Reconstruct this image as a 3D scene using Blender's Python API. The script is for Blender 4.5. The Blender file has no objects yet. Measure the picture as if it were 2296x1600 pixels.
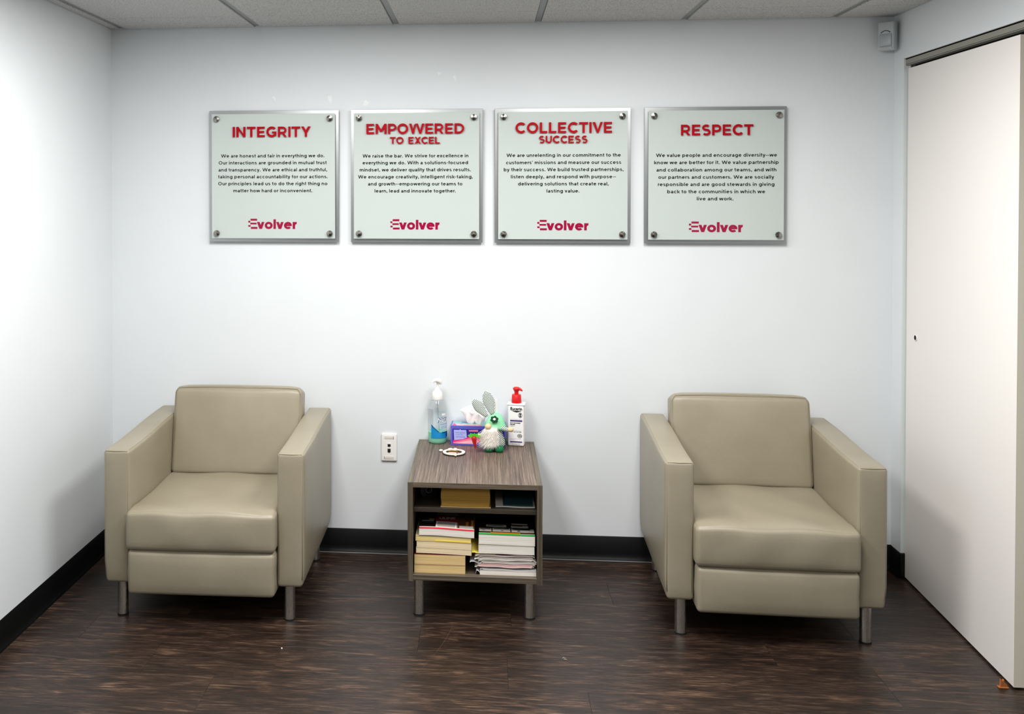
import bpy, bmesh, math, random
from mathutils import Vector, Matrix

random.seed(7)
PI = math.pi
W, H, D = 3.351, 2.303, 4.3          # room width, ceiling height, camera distance to the back wall
YB = -7.0                            # rear end of the room, behind the camera
scene = bpy.context.scene
C = scene.collection

# ------------------------------------------------------------------ camera
F, PPX, PPY = 2224.3, 883.3, 473.5
yaw, pitch, roll = -0.09112, -0.01506, -0.00035
fw = Vector((math.sin(yaw) * math.cos(pitch), math.cos(yaw) * math.cos(pitch), math.sin(pitch)))
rt = Vector((math.cos(yaw), -math.sin(yaw), 0))
up = rt.cross(fw)
rt, up = rt * math.cos(roll) + up * math.sin(roll), -rt * math.sin(roll) + up * math.cos(roll)
cam = bpy.data.cameras.new('camera')
camo = bpy.data.objects.new('camera', cam)
C.objects.link(camo)
camo.matrix_world = Matrix(((rt.x, up.x, -fw.x, 1.6581), (rt.y, up.y, -fw.y, -D), (rt.z, up.z, -fw.z, 1.5596), (0, 0, 0, 1)))
cam.sensor_fit = 'HORIZONTAL'
cam.sensor_width = 36
cam.lens = F / 2296 * 36
cam.shift_x = (1148 - PPX) / 2296
cam.shift_y = (PPY - 800) / 2296
cam.clip_start = 0.02
scene.camera = camo

# ------------------------------------------------------------------ world, lights, exposure
world = bpy.data.worlds.new('world')
scene.world = world
world.use_nodes = True
world.node_tree.nodes['Background'].inputs[0].default_value = (0.9, 0.95, 1, 1)
world.node_tree.nodes['Background'].inputs[1].default_value = 0.02
LIGHTS = [(0.970, -1.484, 33), (2.190, -1.484, 33), (0.970, -3.923, 13), (2.190, -3.923, 13)]  # front pair are troffers; rear pair are unseen lamps added as fill
for lx, ly, pw in LIGHTS:
    ld = bpy.data.lights.new('troffer_or_fill', 'AREA')
    ld.shape = 'RECTANGLE'
    ld.size, ld.size_y = 0.55, 1.16
    ld.energy = pw
    ld.spread = math.radians(180)
    ld.color = (1.0, 0.985, 0.955)
    lo = bpy.data.objects.new('troffer_or_fill', ld)
    C.objects.link(lo)
    lo.location = (lx, ly, H - 0.006)
scene.view_settings.view_transform = 'Standard'
scene.view_settings.look = 'None'
scene.view_settings.gamma = 1
scene.view_settings.use_curve_mapping = False
scene.view_settings.exposure = 0.42

# ------------------------------------------------------------------ helpers
def hexc(h):
    h = h.lstrip('#')
    v = [int(h[i:i + 2], 16) / 255 for i in (0, 2, 4)]
    return tuple(c / 12.92 if c <= .04045 else ((c + .055) / 1.055) ** 2.4 for c in v) + (1,)

class MB:
    """collects shapes for ONE mesh"""
    def __init__(s):
        s.v, s.f, s.m = [], [], []
    def add(s, vf, M=None, mi=0):
        vs, fs = vf
        o = len(s.v)
        for v in vs:
            v = Vector(v)
            s.v.append(M @ v if M is not None else v)
        for f in fs:
            s.f.append([i + o for i in f])
            s.m.append(mi)
        return s

def obj(name, mb, mats, parent=None, smooth=30, loc=None, rot=None):
    if not isinstance(mb, MB):
        mb = MB().add(mb)
    if not isinstance(mats, (list, tuple)):
        mats = [mats]
    me = bpy.data.meshes.new(name)
    me.from_pydata([tuple(v) for v in mb.v], [], mb.f)
    for m in mats:
        me.materials.append(m)
    me.polygons.foreach_set('material_index', mb.m)
    me.validate()
    if smooth:
        me.polygons.foreach_set('use_smooth', [True] * len(me.polygons))
        if smooth < 180:
            me.set_sharp_from_angle(angle=math.radians(smooth))
    me.update()
    o = bpy.data.objects.new(name, me)
    C.objects.link(o)
    if parent is not None:
        o.parent = parent
    if loc is not None:
        o.location = loc
    if rot is not None:
        o.rotation_euler = rot
    return o

def thing(name, label, cat, loc=(0, 0, 0), rotz=0, group=None):
    o = bpy.data.objects.new(name, None)
    o.empty_display_size = .05
    C.objects.link(o)
    o.location = loc
    o.rotation_euler = (0, 0, rotz)
    o['label'] = label
    o['category'] = cat
    if group:
        o['group'] = group
    return o

def tag(o, label, cat, group=None):
    o['label'] = label
    o['category'] = cat
    if group:
        o['group'] = group
    return o

def struct(o):
    o['kind'] = 'structure'
    return o

def box(x0, x1, y0, y1, z0, z1, bev=0, seg=1):
    bm = bmesh.new()
    bmesh.ops.create_cube(bm, size=1)
    for v in bm.verts:
        v.co = Vector(((x0 + x1) / 2 + v.co.x * (x1 - x0), (y0 + y1) / 2 + v.co.y * (y1 - y0), (z0 + z1) / 2 + v.co.z * (z1 - z0)))
    if bev:
        bmesh.ops.bevel(bm, geom=list(bm.edges), offset=bev, segments=seg, affect='EDGES', profile=.5)
    r = ([v.co.copy() for v in bm.verts], [[v.index for v in f.verts] for f in bm.faces])
    bm.free()
    return r

def rbox(x0, x1, y0, y1, z0, z1, r, n=(14, 14, 14), puff=(0, 0, 0), deform=None):
    """rounded cushion box on a grid; puff = crown height per axis"""
    sx, sy, sz = x1 - x0, y1 - y0, z1 - z0
    c = Vector(((x0 + x1) / 2, (y0 + y1) / 2, (z0 + z1) / 2))
    hs = (sx / 2, sy / 2, sz / 2)
    verts, faces, idx = [], [], {}
    def param(i, k, h):
        # cluster samples inside the rounding zone
        m = 4
        if i <= m: return -h + r * (1 - math.cos(i / m * PI / 2)) if r > 0 else -h
        if i >= k - m: return h - r * (1 - math.cos((k - i) / m * PI / 2)) if r > 0 else h
        return (-h + r) + (i - m) / (k - 2 * m) * (2 * h - 2 * r)
    N = [max(10, a) for a in n]
    def vert(i, j, k):
        key = (i, j, k)
        if key in idx: return idx[key]
        p = Vector((param(i, N[0], hs[0]), param(j, N[1], hs[1]), param(k, N[2], hs[2])))
        q = Vector([max(-hs[a] + r, min(hs[a] - r, p[a])) for a in range(3)])
        d = p - q
        nrm = d.normalized() if d.length > 1e-9 else Vector((0, 0, 0))
        p2 = q + nrm * r
        u = [p[a] / hs[a] for a in range(3)]
        for a in range(3):
            if puff[a]:
                b, e = [t for t in range(3) if t != a]
                w = max(0, 1 - u[b] ** 2) ** .6 * max(0, 1 - u[e] ** 2) ** .6
                p2[a] += puff[a] * w * (u[a] if abs(u[a]) < 1 else math.copysign(1, u[a]))
        p2 = p2 + c
        if deform: p2 = Vector(deform(p2, u))
        idx[key] = len(verts)
        verts.append(p2)
        return idx[key]
    nx, ny, nz = N
    for a in range(nx):
        for b in range(ny):
            faces.append([vert(a, b, 0), vert(a, b + 1, 0), vert(a + 1, b + 1, 0), vert(a + 1, b, 0)])
            faces.append([vert(a, b, nz), vert(a + 1, b, nz), vert(a + 1, b + 1, nz), vert(a, b + 1, nz)])
        for k in range(nz):
            faces.append([vert(a, 0, k), vert(a + 1, 0, k), vert(a + 1, 0, k + 1), vert(a, 0, k + 1)])
            faces.append([vert(a, ny, k), vert(a, ny, k + 1), vert(a + 1, ny, k + 1), vert(a + 1, ny, k)])
    for b in range(ny):
        for k in range(nz):
            faces.append([vert(0, b, k), vert(0, b, k + 1), vert(0, b + 1, k + 1), vert(0, b + 1, k)])
            faces.append([vert(nx, b, k), vert(nx, b + 1, k), vert(nx, b + 1, k + 1), vert(nx, b, k + 1)])
    return verts, faces

def lathe(prof, n=32, sx=1, sy=1, cap=True, twist=None):
    v, f = [], []
    for i, (r, z) in enumerate(prof):
        for k in range(n):
            a = 2 * PI * k / n
            rr = r * (twist(a, z) if twist else 1)
            v.append(Vector((rr * math.cos(a) * sx, rr * math.sin(a) * sy, z)))
    for i in range(len(prof) - 1):
        for k in range(n):
            k2 = (k + 1) % n
            f.append([i * n + k, i * n + k2, (i + 1) * n + k2, (i + 1) * n + k])
    if cap:
        f.append([k for k in range(n)][::-1])
        f.append([(len(prof) - 1) * n + k for k in range(n)])
    return v, f

def ellip(cx, cy, cz, rx, ry, rz, n=20, m=12):
    prof = [(max(1e-4, math.sin(PI * i / m)), -math.cos(PI * i / m)) for i in range(m + 1)]
    v, f = lathe(prof, n)
    return [Vector((cx + a.x * rx, cy + a.y * ry, cz + a.z * rz)) for a in v], f

def tube(path, r, n=8, cap=True):
    v, f = [], []
    P = [Vector(p) for p in path]
    R = r if isinstance(r, (list, tuple)) else [r] * len(P)
    last = None
    for i, p in enumerate(P):
        t = (P[min(i + 1, len(P) - 1)] - P[max(i - 1, 0)]).normalized()
        a = last if last is not None else (Vector((0, 0, 1)) if abs(t.z) < .9 else Vector((1, 0, 0)))
        a = (a - t * a.dot(t)).normalized()
        last = a
        b = t.cross(a)
        for k in range(n):
            w = 2 * PI * k / n
            v.append(p + (a * math.cos(w) + b * math.sin(w)) * R[i])
    for i in range(len(P) - 1):
        for k in range(n):
            k2 = (k + 1) % n
            f.append([i * n + k, i * n + k2, (i + 1) * n + k2, (i + 1) * n + k])
    if cap:
        f.append([k for k in range(n)][::-1])
        f.append([(len(P) - 1) * n + k for k in range(n)])
    return v, f

def prism(poly, t0, t1, axis='y'):
    """extrude a 2D outline (x,z) from y=t0 to y=t1, or (x,y) in z"""
    n = len(poly)
    v = []
    for t in (t0, t1):
        for a, b in poly:
            v.append(Vector((a, t, b)) if axis == 'y' else Vector((a, b, t)) if axis == 'z' else Vector((t, a, b)))
    f = [[k for k in range(n)], [n + k for k in range(n)][::-1]]
    for k in range(n):
        k2 = (k + 1) % n
        f.append([k2, k, n + k, n + k2])
    return v, f

def cyl(x, y, z0, z1, r, n=24, r2=None):
    v, f = lathe([(r, z0), (r if r2 is None else r2, z1)], n)
    return [a + Vector((x, y, 0)) for a in v], f

def text_raw(body, offset=0.0, res=3, extrude=0.0):
    cu = bpy.data.curves.new('text', 'FONT')
    cu.body = body
    cu.size = 1
    cu.offset = offset
    cu.resolution_u = res
    cu.extrude = extrude
    o = bpy.data.objects.new('text', cu)
    C.objects.link(o)
    dg = bpy.context.evaluated_depsgraph_get()
    me = bpy.data.meshes.new_from_object(o.evaluated_get(dg))
    v = [x.co.copy() for x in me.vertices]
    f = [list(p.vertices) for p in me.polygons]
    bpy.data.meshes.remove(me)
    bpy.data.objects.remove(o)
    bpy.data.curves.remove(cu)
    return v, f

_cap = {}
def text_fit(body, x0, x1, base, cap, offset=0.0, res=3, thick=0.0, y=0.0):
    """lettering in the x-z plane facing -y, fitted between x0 and x1, baseline at z=base"""
    v, f = text_raw(body, offset, res, .5 if thick else 0)
    if offset not in _cap:
        h, _ = text_raw('H', offset, 2)
        _cap[offset] = (min(a.y for a in h), max(a.y for a in h))
    lo, hi = _cap[offset]
    xs = [a.x for a in v]
    mn, mx = min(xs), max(xs)
    kx, kz = (x1 - x0) / (mx - mn), cap / (hi - lo)
    out = []
    for a in v:
        yy = y - thick * (a.z + .5) if thick else y
        out.append(Vector((x0 + (a.x - mn) * kx, yy, base + (a.y - lo) * kz)))
    return out, f

# ------------------------------------------------------------------ materials
def mat(name, col=(.8, .8, .8, 1), rough=.5, metal=0, spec=.5, coat=0, **kw):
    m = bpy.data.materials.new(name)
    m.use_nodes = True
    b = m.node_tree.nodes['Principled BSDF']
    if isinstance(col, str): col = hexc(col)
    b.inputs['Base Color'].default_value = col
    b.inputs['Roughness'].default_value = rough
    b.inputs['Metallic'].default_value = metal
    b.inputs['Specular IOR Level'].default_value = spec
    b.inputs['Coat Weight'].default_value = coat
    for k, v in kw.items():
        b.inputs[k.replace('_', ' ')].default_value = v
    return m

class NT:
    def __init__(s, m):
        s.t = m.node_tree
        s.b = s.t.nodes['Principled BSDF']
    def n(s, typ, **kw):
        nd = s.t.nodes.new(typ)
        for k, v in kw.items():
            if k.startswith('i_'):
                key = k[2:].replace('_', ' ')
                nd.inputs[int(key) if key.isdigit() else key].default_value = v
            else:
                setattr(nd, k, v)
        return nd
    def l(s, a, b):
        s.t.links.new(a, b)
    def coords(s, scale=(1, 1, 1), rnd=False, loc=(0, 0, 0), rot=(0, 0, 0)):
        tc = s.n('ShaderNodeTexCoord')
        mp = s.n('ShaderNodeMapping')
        mp.inputs['Scale'].default_value = scale
        mp.inputs['Location'].default_value = loc
        mp.inputs['Rotation'].default_value = rot
        s.l(tc.outputs['Object'], mp.inputs['Vector'])
        if not rnd:
            return mp.outputs[0]
        oi = s.n('ShaderNodeObjectInfo')
        mu = s.n('ShaderNodeMath', operation='MULTIPLY')
        mu.inputs[1].default_value = 57.3
        s.l(oi.outputs['Random'], mu.inputs[0])
        cx = s.n('ShaderNodeCombineXYZ')
        s.l(mu.outputs[0], cx.inputs[0]); s.l(mu.outputs[0], cx.inputs[1]); s.l(mu.outputs[0], cx.inputs[2])
        ad = s.n('ShaderNodeVectorMath', operation='ADD')
        s.l(mp.outputs[0], ad.inputs[0]); s.l(cx.outputs[0], ad.inputs[1])
        return ad.outputs[0]
    def noise(s, vec, scale, detail=4, rough=.6, dist=0):
        nd = s.n('ShaderNodeTexNoise')
        nd.inputs['Scale'].default_value = scale
        nd.inputs['Detail'].default_value = detail
        nd.inputs['Roughness'].default_value = rough
        nd.inputs['Distortion'].default_value = dist
        s.l(vec, nd.inputs['Vector'])
        return nd.outputs['Fac']
    def ramp(s, fac, stops, interp='LINEAR'):
        r = s.n('ShaderNodeValToRGB')
        r.color_ramp.interpolation = interp
        e = r.color_ramp.elements
        while len(e) < len(stops): e.new(.5)
        for i, (p, c) in enumerate(stops):
            e[i].position = p
            e[i].color = hexc(c) if isinstance(c, str) else c
        s.l(fac, r.inputs[0])
        return r.outputs[0]
    def mix(s, fac, a, b, mode='MIX'):
        m = s.n('ShaderNodeMix', data_type='RGBA', blend_type=mode)
        for inp, val in ((0, fac), (6, a), (7, b)):
            if isinstance(val, (int, float)): m.inputs[inp].default_value = val
            elif isinstance(val, (tuple, str)): m.inputs[inp].default_value = hexc(val) if isinstance(val, str) else val
            else: s.l(val, m.inputs[inp])
        return m.outputs[2]
    def base(s, col):
        s.l(col, s.b.inputs['Base Color'])
    def bump(s, h, strength=.2, dist=.002):
        b = s.n('ShaderNodeBump')
        b.inputs['Strength'].default_value = strength
        b.inputs['Distance'].default_value = dist
        s.l(h, b.inputs['Height'])
        s.l(b.outputs[0], s.b.inputs['Normal'])

def m_wall(name, c1, c2):
    m = mat(name, c1, .55, spec=.35)
    t = NT(m)
    v = t.coords()
    t.base(t.ramp(t.noise(v, 1.3, 3), [(.3, c1), (.7, c2)]))
    t.bump(t.noise(v, 260, 3), .12, .0008)
    return m
M_wall = m_wall('wall_paint', '#dfe3e6', '#dadee1')
M_patch = mat('touch_up_paint', '#e6eaea', .7)
M_ceil = mat('ceiling_tile', '#c9c6c0', .9, spec=.1)
t = NT(M_ceil); v = t.coords(rnd=True)
sp = t.ramp(t.noise(v, 170, 4, .75), [(.36, '#8d8c8a'), (.46, '#c9c9c8'), (.6, '#d2d2d1')])
t.base(sp)
t.bump(t.noise(v, 150, 5, .8), .8, .003)
M_tbar = mat('ceiling_grid_metal', '#8f9393', .45)
M_black = mat('black_void', '#050505', .9)
M_cove = mat('black_cove_vinyl', '#050607', .5, spec=.25)
t = NT(M_cove); t.bump(t.noise(t.coords(), 60, 3), .15, .001)
M_toe_line = mat('grey_toe_line', '#6f7274', .6)

M_floor = mat('dark_wood_vinyl', '#33261f', .36, spec=.45)
t = NT(M_floor)
v = t.coords((2.0, 15, 15), rnd=True)
v2 = t.coords((7, 95, 95), rnd=True)
v3 = t.coords((1.7, 6.5, 6.5), rnd=True)
g1 = t.noise(v, 2.4, 8, .72, 1.1)
g2 = t.noise(v2, 2.0, 6, .7)
g3 = t.noise(v3, 2.1, 3, .5, .4)
mixg = t.mix(.5, g1, g2)
col = t.ramp(mixg, [(.37, '#0b0706'), (.455, '#1e1511'), (.53, '#35261d'), (.63, '#654e3e')])
col = t.mix(t.ramp(g3, [(.42, (.0, .0, .0, 1)), (.62, (.62, .62, .62, 1))]), col, '#1b120e')
kn = t.n('ShaderNodeTexVoronoi', i_Scale=1.15)
t.l(t.coords((1.0, 3.2, 3.2), rnd=True), kn.inputs['Vector'])
col = t.mix(t.ramp(kn.outputs['Distance'], [(.03, (.85, .85, .85, 1)), (.09, (0, 0, 0, 1))]), col, '#0e0907')
oi = t.n('ShaderNodeObjectInfo')
hv = t.n('ShaderNodeHueSaturation')
mr = t.n('ShaderNodeMapRange', i_3=.95, i_4=1.45)
t.l(oi.outputs['Random'], mr.inputs[0]); t.l(mr.outputs[0], hv.inputs['Value'])
t.l(col, hv.inputs['Color'])
t.base(hv.outputs[0])
rr = t.n('ShaderNodeMapRange', i_3=.30, i_4=.48); t.l(g1, rr.inputs[0]); t.l(rr.outputs[0], t.b.inputs['Roughness'])
t.bump(g2, .12, .0012)
M_slab = mat('subfloor', '#0a0807', .8)
M_scratch = mat('floor_scratch', '#4a3e36', .6)

M_leather = mat('taupe_faux_leather', '#a69d8a', .36, spec=.5)
t = NT(M_leather); v = t.coords(rnd=True)
t.base(t.mix(t.ramp(t.noise(v, 3.2, 3), [(.35, (0, 0, 0, 1)), (.7, (1, 1, 1, 1))]), '#978e7b', '#8e8571'))
b1 = t.noise(v, 420, 4, .7)
b2 = t.noise(v, 9, 3, .5)
bb = t.mix(.75, b1, b2)
t.bump(bb, .28, .006)
M_seam = mat('taupe_stitched_seam', '#6d6658', .55)

M_steel = mat('brushed_steel', '#d2cec6', .24, metal=1)
t = NT(M_steel); v = t.coords((30, 30, 1.5))
rr = t.n('ShaderNodeMapRange', i_3=.2, i_4=.36); t.l(t.noise(v, 20, 3), rr.inputs[0]); t.l(rr.outputs[0], t.b.inputs['Roughness'])
M_rubber = mat('black_rubber', '#0b0b0b', .7)

def m_lam(name, sc, ca, cb, cc):
    m = mat(name, cb, .42, spec=.4)
    t = NT(m)
    g = t.noise(t.coords(sc), 3, 7, .72, .15)
    g2 = t.noise(t.coords(tuple(a * 4 for a in sc)), 3, 5, .7)
    gg = t.mix(.4, g, g2)
    t.base(t.ramp(gg, [(.36, ca), (.5, cb), (.66, cc)]))
    t.bump(g2, .1, .0006)
    return m
M_lam_top = m_lam('grey_brown_laminate_top', (75, .7, 75), '#30251d', '#64544a', '#948270')
M_lam_side = m_lam('grey_brown_laminate_side', (75, 75, .7), '#332c24', '#574d40', '#766a5a')
M_lam_rail = m_lam('grey_brown_laminate_rail', (.7, 75, 75), '#332c24', '#574d40', '#766a5a')
M_lam_band = m_lam('laminate_top_band', (75, .7, 75), '#332c24', '#5d5344', '#7c705f')
M_lam_shelf_shade = m_lam('laminate_shelf_shaded', (.7, 75, 75), '#241f1a', '#3a332a', '#4f463a')  # darker copy of the rail laminate; the compartment's shade is in the colour
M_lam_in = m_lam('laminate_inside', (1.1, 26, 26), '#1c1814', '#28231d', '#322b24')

M_alu = mat('brushed_aluminium_plate', '#aeb0b1', .33, metal=1)
t = NT(M_alu); v = t.coords((1, 200, 200))
rr = t.n('ShaderNodeMapRange', i_3=.25, i_4=.42); t.l(t.noise(v, 3, 4), rr.inputs[0]); t.l(rr.outputs[0], t.b.inputs['Roughness'])
M_frost = mat('frosted_green_white_film', '#c8cecc', .5, spec=.2)
def m_clear(name, tint, gloss=.08, rough=.03):
    m = bpy.data.materials.new(name)
    m.use_nodes = True
    nt = m.node_tree
    nt.nodes.remove(nt.nodes['Principled BSDF'])
    out = nt.nodes['Material Output']
    tr = nt.nodes.new('ShaderNodeBsdfTransparent'); tr.inputs[0].default_value = tint
    gl = nt.nodes.new('ShaderNodeBsdfGlossy'); gl.inputs['Roughness'].default_value = rough
    lw = nt.nodes.new('ShaderNodeFresnel'); lw.inputs[0].default_value = 1.45
    mx = nt.nodes.new('ShaderNodeMixShader')
    ge = nt.nodes.new('ShaderNodeNewGeometry')
    sb = nt.nodes.new('ShaderNodeMath'); sb.operation = 'SUBTRACT'; sb.inputs[0].default_value = 1; sb.use_clamp = True
    mu = nt.nodes.new('ShaderNodeMath'); mu.operation = 'MULTIPLY'
    nt.links.new(ge.outputs['Backfacing'], sb.inputs[1])
    nt.links.new(lw.outputs[0], mu.inputs[0]); nt.links.new(sb.outputs[0], mu.inputs[1])
    nt.links.new(mu.outputs[0], mx.inputs[0])
    nt.links.new(tr.outputs[0], mx.inputs[1]); nt.links.new(gl.outputs[0], mx.inputs[2])
    nt.links.new(mx.outputs[0], out.inputs[0])
    return m
M_acryl = m_clear('clear_acrylic', (.975, .985, .98, 1))
M_acryl_edge = mat('acrylic_edge', '#cfd8d4', .2)
M_red = mat('red_acrylic_letter', '#a60014', .5, spec=.08)
M_black_ink = mat('black_print', '#070708', .6, spec=.2)
M_logo = mat('crimson_print', '#a0003c', .7, spec=.05)
M_cap = mat('polished_steel_cap', '#8f8b84', .16, metal=1)
t = NT(M_cap); t.b.inputs['Anisotropic'].default_value = .9
tn = t.n('ShaderNodeTangent', direction_type='RADIAL', axis='Y'); t.l(tn.outputs[0], t.b.inputs['Tangent'])

M_door = mat('warm_white_door_laminate', '#e9e5e1', .4, spec=.4)
t = NT(M_door); t.bump(t.noise(t.coords(), 90, 3), .05, .001)
M_dooredge = mat('cream_door_edge', '#e4dccb', .5)
M_header = mat('grey_header', '#8b8a80', .5)  # one flat grey for the whole header
M_jamb = mat('grey_white_jamb_paint', '#d2d8d8', .5)
M_plastic = mat('white_plastic', '#eceae6', .35)
M_sensor = mat('off_white_sensor_plastic', '#bcc1c3', .4)
M_lens = mat('milky_sensor_lens', '#aab0b3', .3)
M_shim = mat('orange_wood', '#a8622f', .7)

def plain(name, c, r=.5, **k): return mat(name, c, r, **k)

# ------------------------------------------------------------------ floor
PW, PLEN = 0.229, 1.2
floor = struct(obj('floor', box(-.12, W + .9, YB - .1, .1, -.12, -.003), M_slab, smooth=0))
def plank_mesh(length):
    g = .0003
    return box(g, length - g, -PW + g, -g, -.0028, 0, .0002)
full = obj('plank', plank_mesh(PLEN), M_floor, floor, smooth=0)
full_used = False
first_joint = {1: .55, 2: 2.15, 3: 1.757, 4: 1.43, 5: 1.735, 6: 1.983}
yr, k = .212, 0
random.seed(3)
while yr > YB:
    j = first_joint.get(k, random.random() * PLEN)
    while j > -.05: j -= PLEN
    x = j
    while x < W + .75:
        x2 = x + PLEN
        a, b = max(x, -.01), min(x2, W + .8)
        top = min(yr, .0)
        if b - a > .02 and top - (yr - PW) > .02:
            if abs((b - a) - PLEN) < 1e-4 and top == yr:
                if not full_used:
                    o = full; full_used = True
                else:
                    o = full.copy(); C.objects.link(o)
                o.parent = floor
                o.location = (a, yr, 0)
            else:
                g = .0003
                o = obj('plank', box(g, b - a - g, (yr - PW) - yr + g, (top - yr) - g, -.0028, 0, .0002), M_floor, floor, smooth=0, loc=(a, yr, 0))
        x = x2
    yr -= PW
    k += 1
# long thin scratch and lint
sv, sf = [], []
pts = [(1.545, -.70), (1.537, -.76), (1.52, -.84), (1.495, -.93), (1.47, -1.0), (1.447, -1.075), (1.43, -1.13), (1.418, -1.2), (1.40, -1.27)]
for i, (a, b) in enumerate(pts):
    w = .0003 if i in (0, 6, 7, 8) else .0006
    sv += [Vector((a - w, b, .0004)), Vector((a + w, b, .0004))]
    if i: sf.append([2 * i - 2, 2 * i - 1, 2 * i + 1, 2 * i])
obj('scratch', (sv, sf), M_scratch, floor, smooth=0)

# ------------------------------------------------------------------ walls
wb = struct(obj('wall_back', box(-.12, W + .13, 0, .12, 0, H + .12), M_wall, smooth=0))
for px, pz, a, b, r in [(.985, 1.985, .010, .016, .3), (1.142, 1.966, .012, .014, -.5), (.737, 1.991, .006, .012, .6), (1.462, 2.09, .008, .008, 0), (1.53, 2.07, .006, .013, .4), (2.0, 1.295, .05, .0025, 0)]:
    poly = []
    for q in range(9):
        w = 2 * PI * q / 9
        rr = 1 + .25 * math.sin(q * 2.3)
        x_, z_ = a * rr * math.cos(w), b * rr * math.sin(w)
        poly.append((px + x_ * math.cos(r) - z_ * math.sin(r), pz + x_ * math.sin(r) + z_ * math.cos(r)))
    obj('paint_patch', prism(poly, -.0004, -.0001), M_patch, wb, smooth=0)
struct(obj('wall_left', box(-.12, 0, YB, 0, 0, H + .12), M_wall, smooth=0))
ZH, YO = 2.117, -.097                 # door opening head and far jamb
DY1 = -2.35
m = MB().add(box(W, W + .13, YO, 0, 0, H + .12)).add(box(W, W + .13, DY1, YO, ZH, H + .12)).add(box(W, W + .13, YB, DY1, 0, H + .12))
struct(obj('wall_right', m, M_wall, smooth=0))
struct(obj('wall_rear', box(-.12, W + .13, YB - .12, YB, 0, H + .12), M_wall, smooth=0))
# passage beyond the doorway
m = MB().add(box(W + .80, W + .90, DY1, YO + .1, 0, H + .12)).add(box(W + .13, W + .9, YO - .0, YO + .1, 0, H + .12)).add(box(W + .13, W + .9, DY1 - .1, DY1, 0, H + .12))
struct(obj('wall_passage', m, M_wall, smooth=0))
# header and jamb trims
m = MB().add(box(W + .006, W + .014, DY1, YO - .0, 2.091, ZH - .0005)).add(box(W + .006, W + .1, DY1, YO, 2.112, ZH - .0008))
m.add(box(W + .006, W + .034, DY1, YO, 2.088, 2.0935, .001))
struct(obj('trim_1', m, M_header, smooth=0))
m = MB().add(box(W - .0015, W + .022, YO - .004, YO + .001, .104, ZH - .001, .0008)).add(box(W + .019, W + .024, YO - .012, YO - .004, .104, 2.09, .0008))
struct(obj('trim_2', m, M_jamb, smooth=0))
struct(obj('gap_shade', box(W + .045, W + .125, DY1 + .001, YO - .001, 2.070, 2.11), M_black, smooth=0))  # black strip added where the gap over the door is only shade

# ------------------------------------------------------------------ baseboards: cove base with a flared toe
HB = .103
prof = [(0, 0), (-.014, 0), (-.0135, .004), (-.009, .009), (-.005, .018), (-.0035, .03), (-.0032, HB - .003), (-.001, HB), (0, HB)]
def cove(x0, x1): return prism([(-a, b) for a, b in prof], x0, x1, 'x')
# back: profile in (y,z)
bb_ = struct(obj('baseboard_back', prism([(a, b) for a, b in prof], 0.0, W, 'x'), M_cove, smooth=40))
obj('toe_line', box(0.75, 2.42, -.0205, -.0142, .0002, .0035, .001), M_toe_line, bb_, smooth=0)  # thin grey strip on the floor along the toe
bl_ = struct(obj('baseboard_left', prism([(-a, b) for a, b in prof], YB, 0, 'y'), M_cove, smooth=40))
br_ = struct(obj('baseboard_right', MB().add(prism([(W + a, b) for a, b in prof], YO - .004, 0, 'y')).add(box(W - .004, W + .022, YO - .012, YO - .004, 0, HB, .001)), M_cove, smooth=40))

# ------------------------------------------------------------------ ceiling: tegular tiles, recessed grid
ceil = struct(obj('ceiling', box(-.12, W + .9, YB - .1, .12, H + .022, H + .12), M_tbar, smooth=0))
bars = [.0558 + .6096 * i for i in range(6)]
cross = [-.875 - 1.2192 * i for i in range(6)]
score = [-.265 - 1.2192 * i for i in range(6)]
G = .0145
xs = [0.0] + bars + [W]
edges = [0.0]
for i in range(6):
    edges += [score[i], cross[i]]
edges = [e for e in edges if e > YB] + [YB]
troffers_and_fills = [(a[0], a[1]) for a in LIGHTS]
tile_cache = {}
for i in range(len(xs) - 1):
    xa = xs[i] + (G if i > 0 else .003)
    xb = xs[i + 1] - (G if i < len(xs) - 2 else .003)
    if xb - xa < .01: continue
    for j in range(len(edges) - 1):
        y1, y0 = edges[j], edges[j + 1]
        ga = .0015 if y1 in score else (G if y1 in cross else .003)
        gb = .0015 if y0 in score else (G if y0 in cross else .003)
        yc = (y0 + y1) / 2
        if any(abs((xa + xb) / 2 - tx) < .1 and abs(yc - ty) < .61 for tx, ty in troffers_and_fills):
            continue
        y1 -= ga; y0 += gb
        key = (round(xb - xa, 4), round(y1 - y0, 4))
        if key in tile_cache:
            o = tile_cache[key].copy(); C.objects.link(o); o.location = (xa, y1, H)
        else:
            o = obj('ceiling_tile', box(0, xb - xa, -(y1 - y0), 0, 0, .018, .0012), M_ceil, ceil, smooth=0, loc=(xa, y1, H))
            tile_cache[key] = o
for b in bars:
    obj('grid_bar', box(-.012, .012, YB + .001, -.006, .006, .02), M_tbar, ceil, smooth=0, loc=(b, 0, H))
for b in cross:
    if b > YB:
        obj('grid_bar', box(.002, W - .002, -.012, .012, .0065, .02), M_tbar, ceil, smooth=0, loc=(0, b, H))
M_fix = mat('white_enamel', '#e8e8e6', .4)
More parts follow.
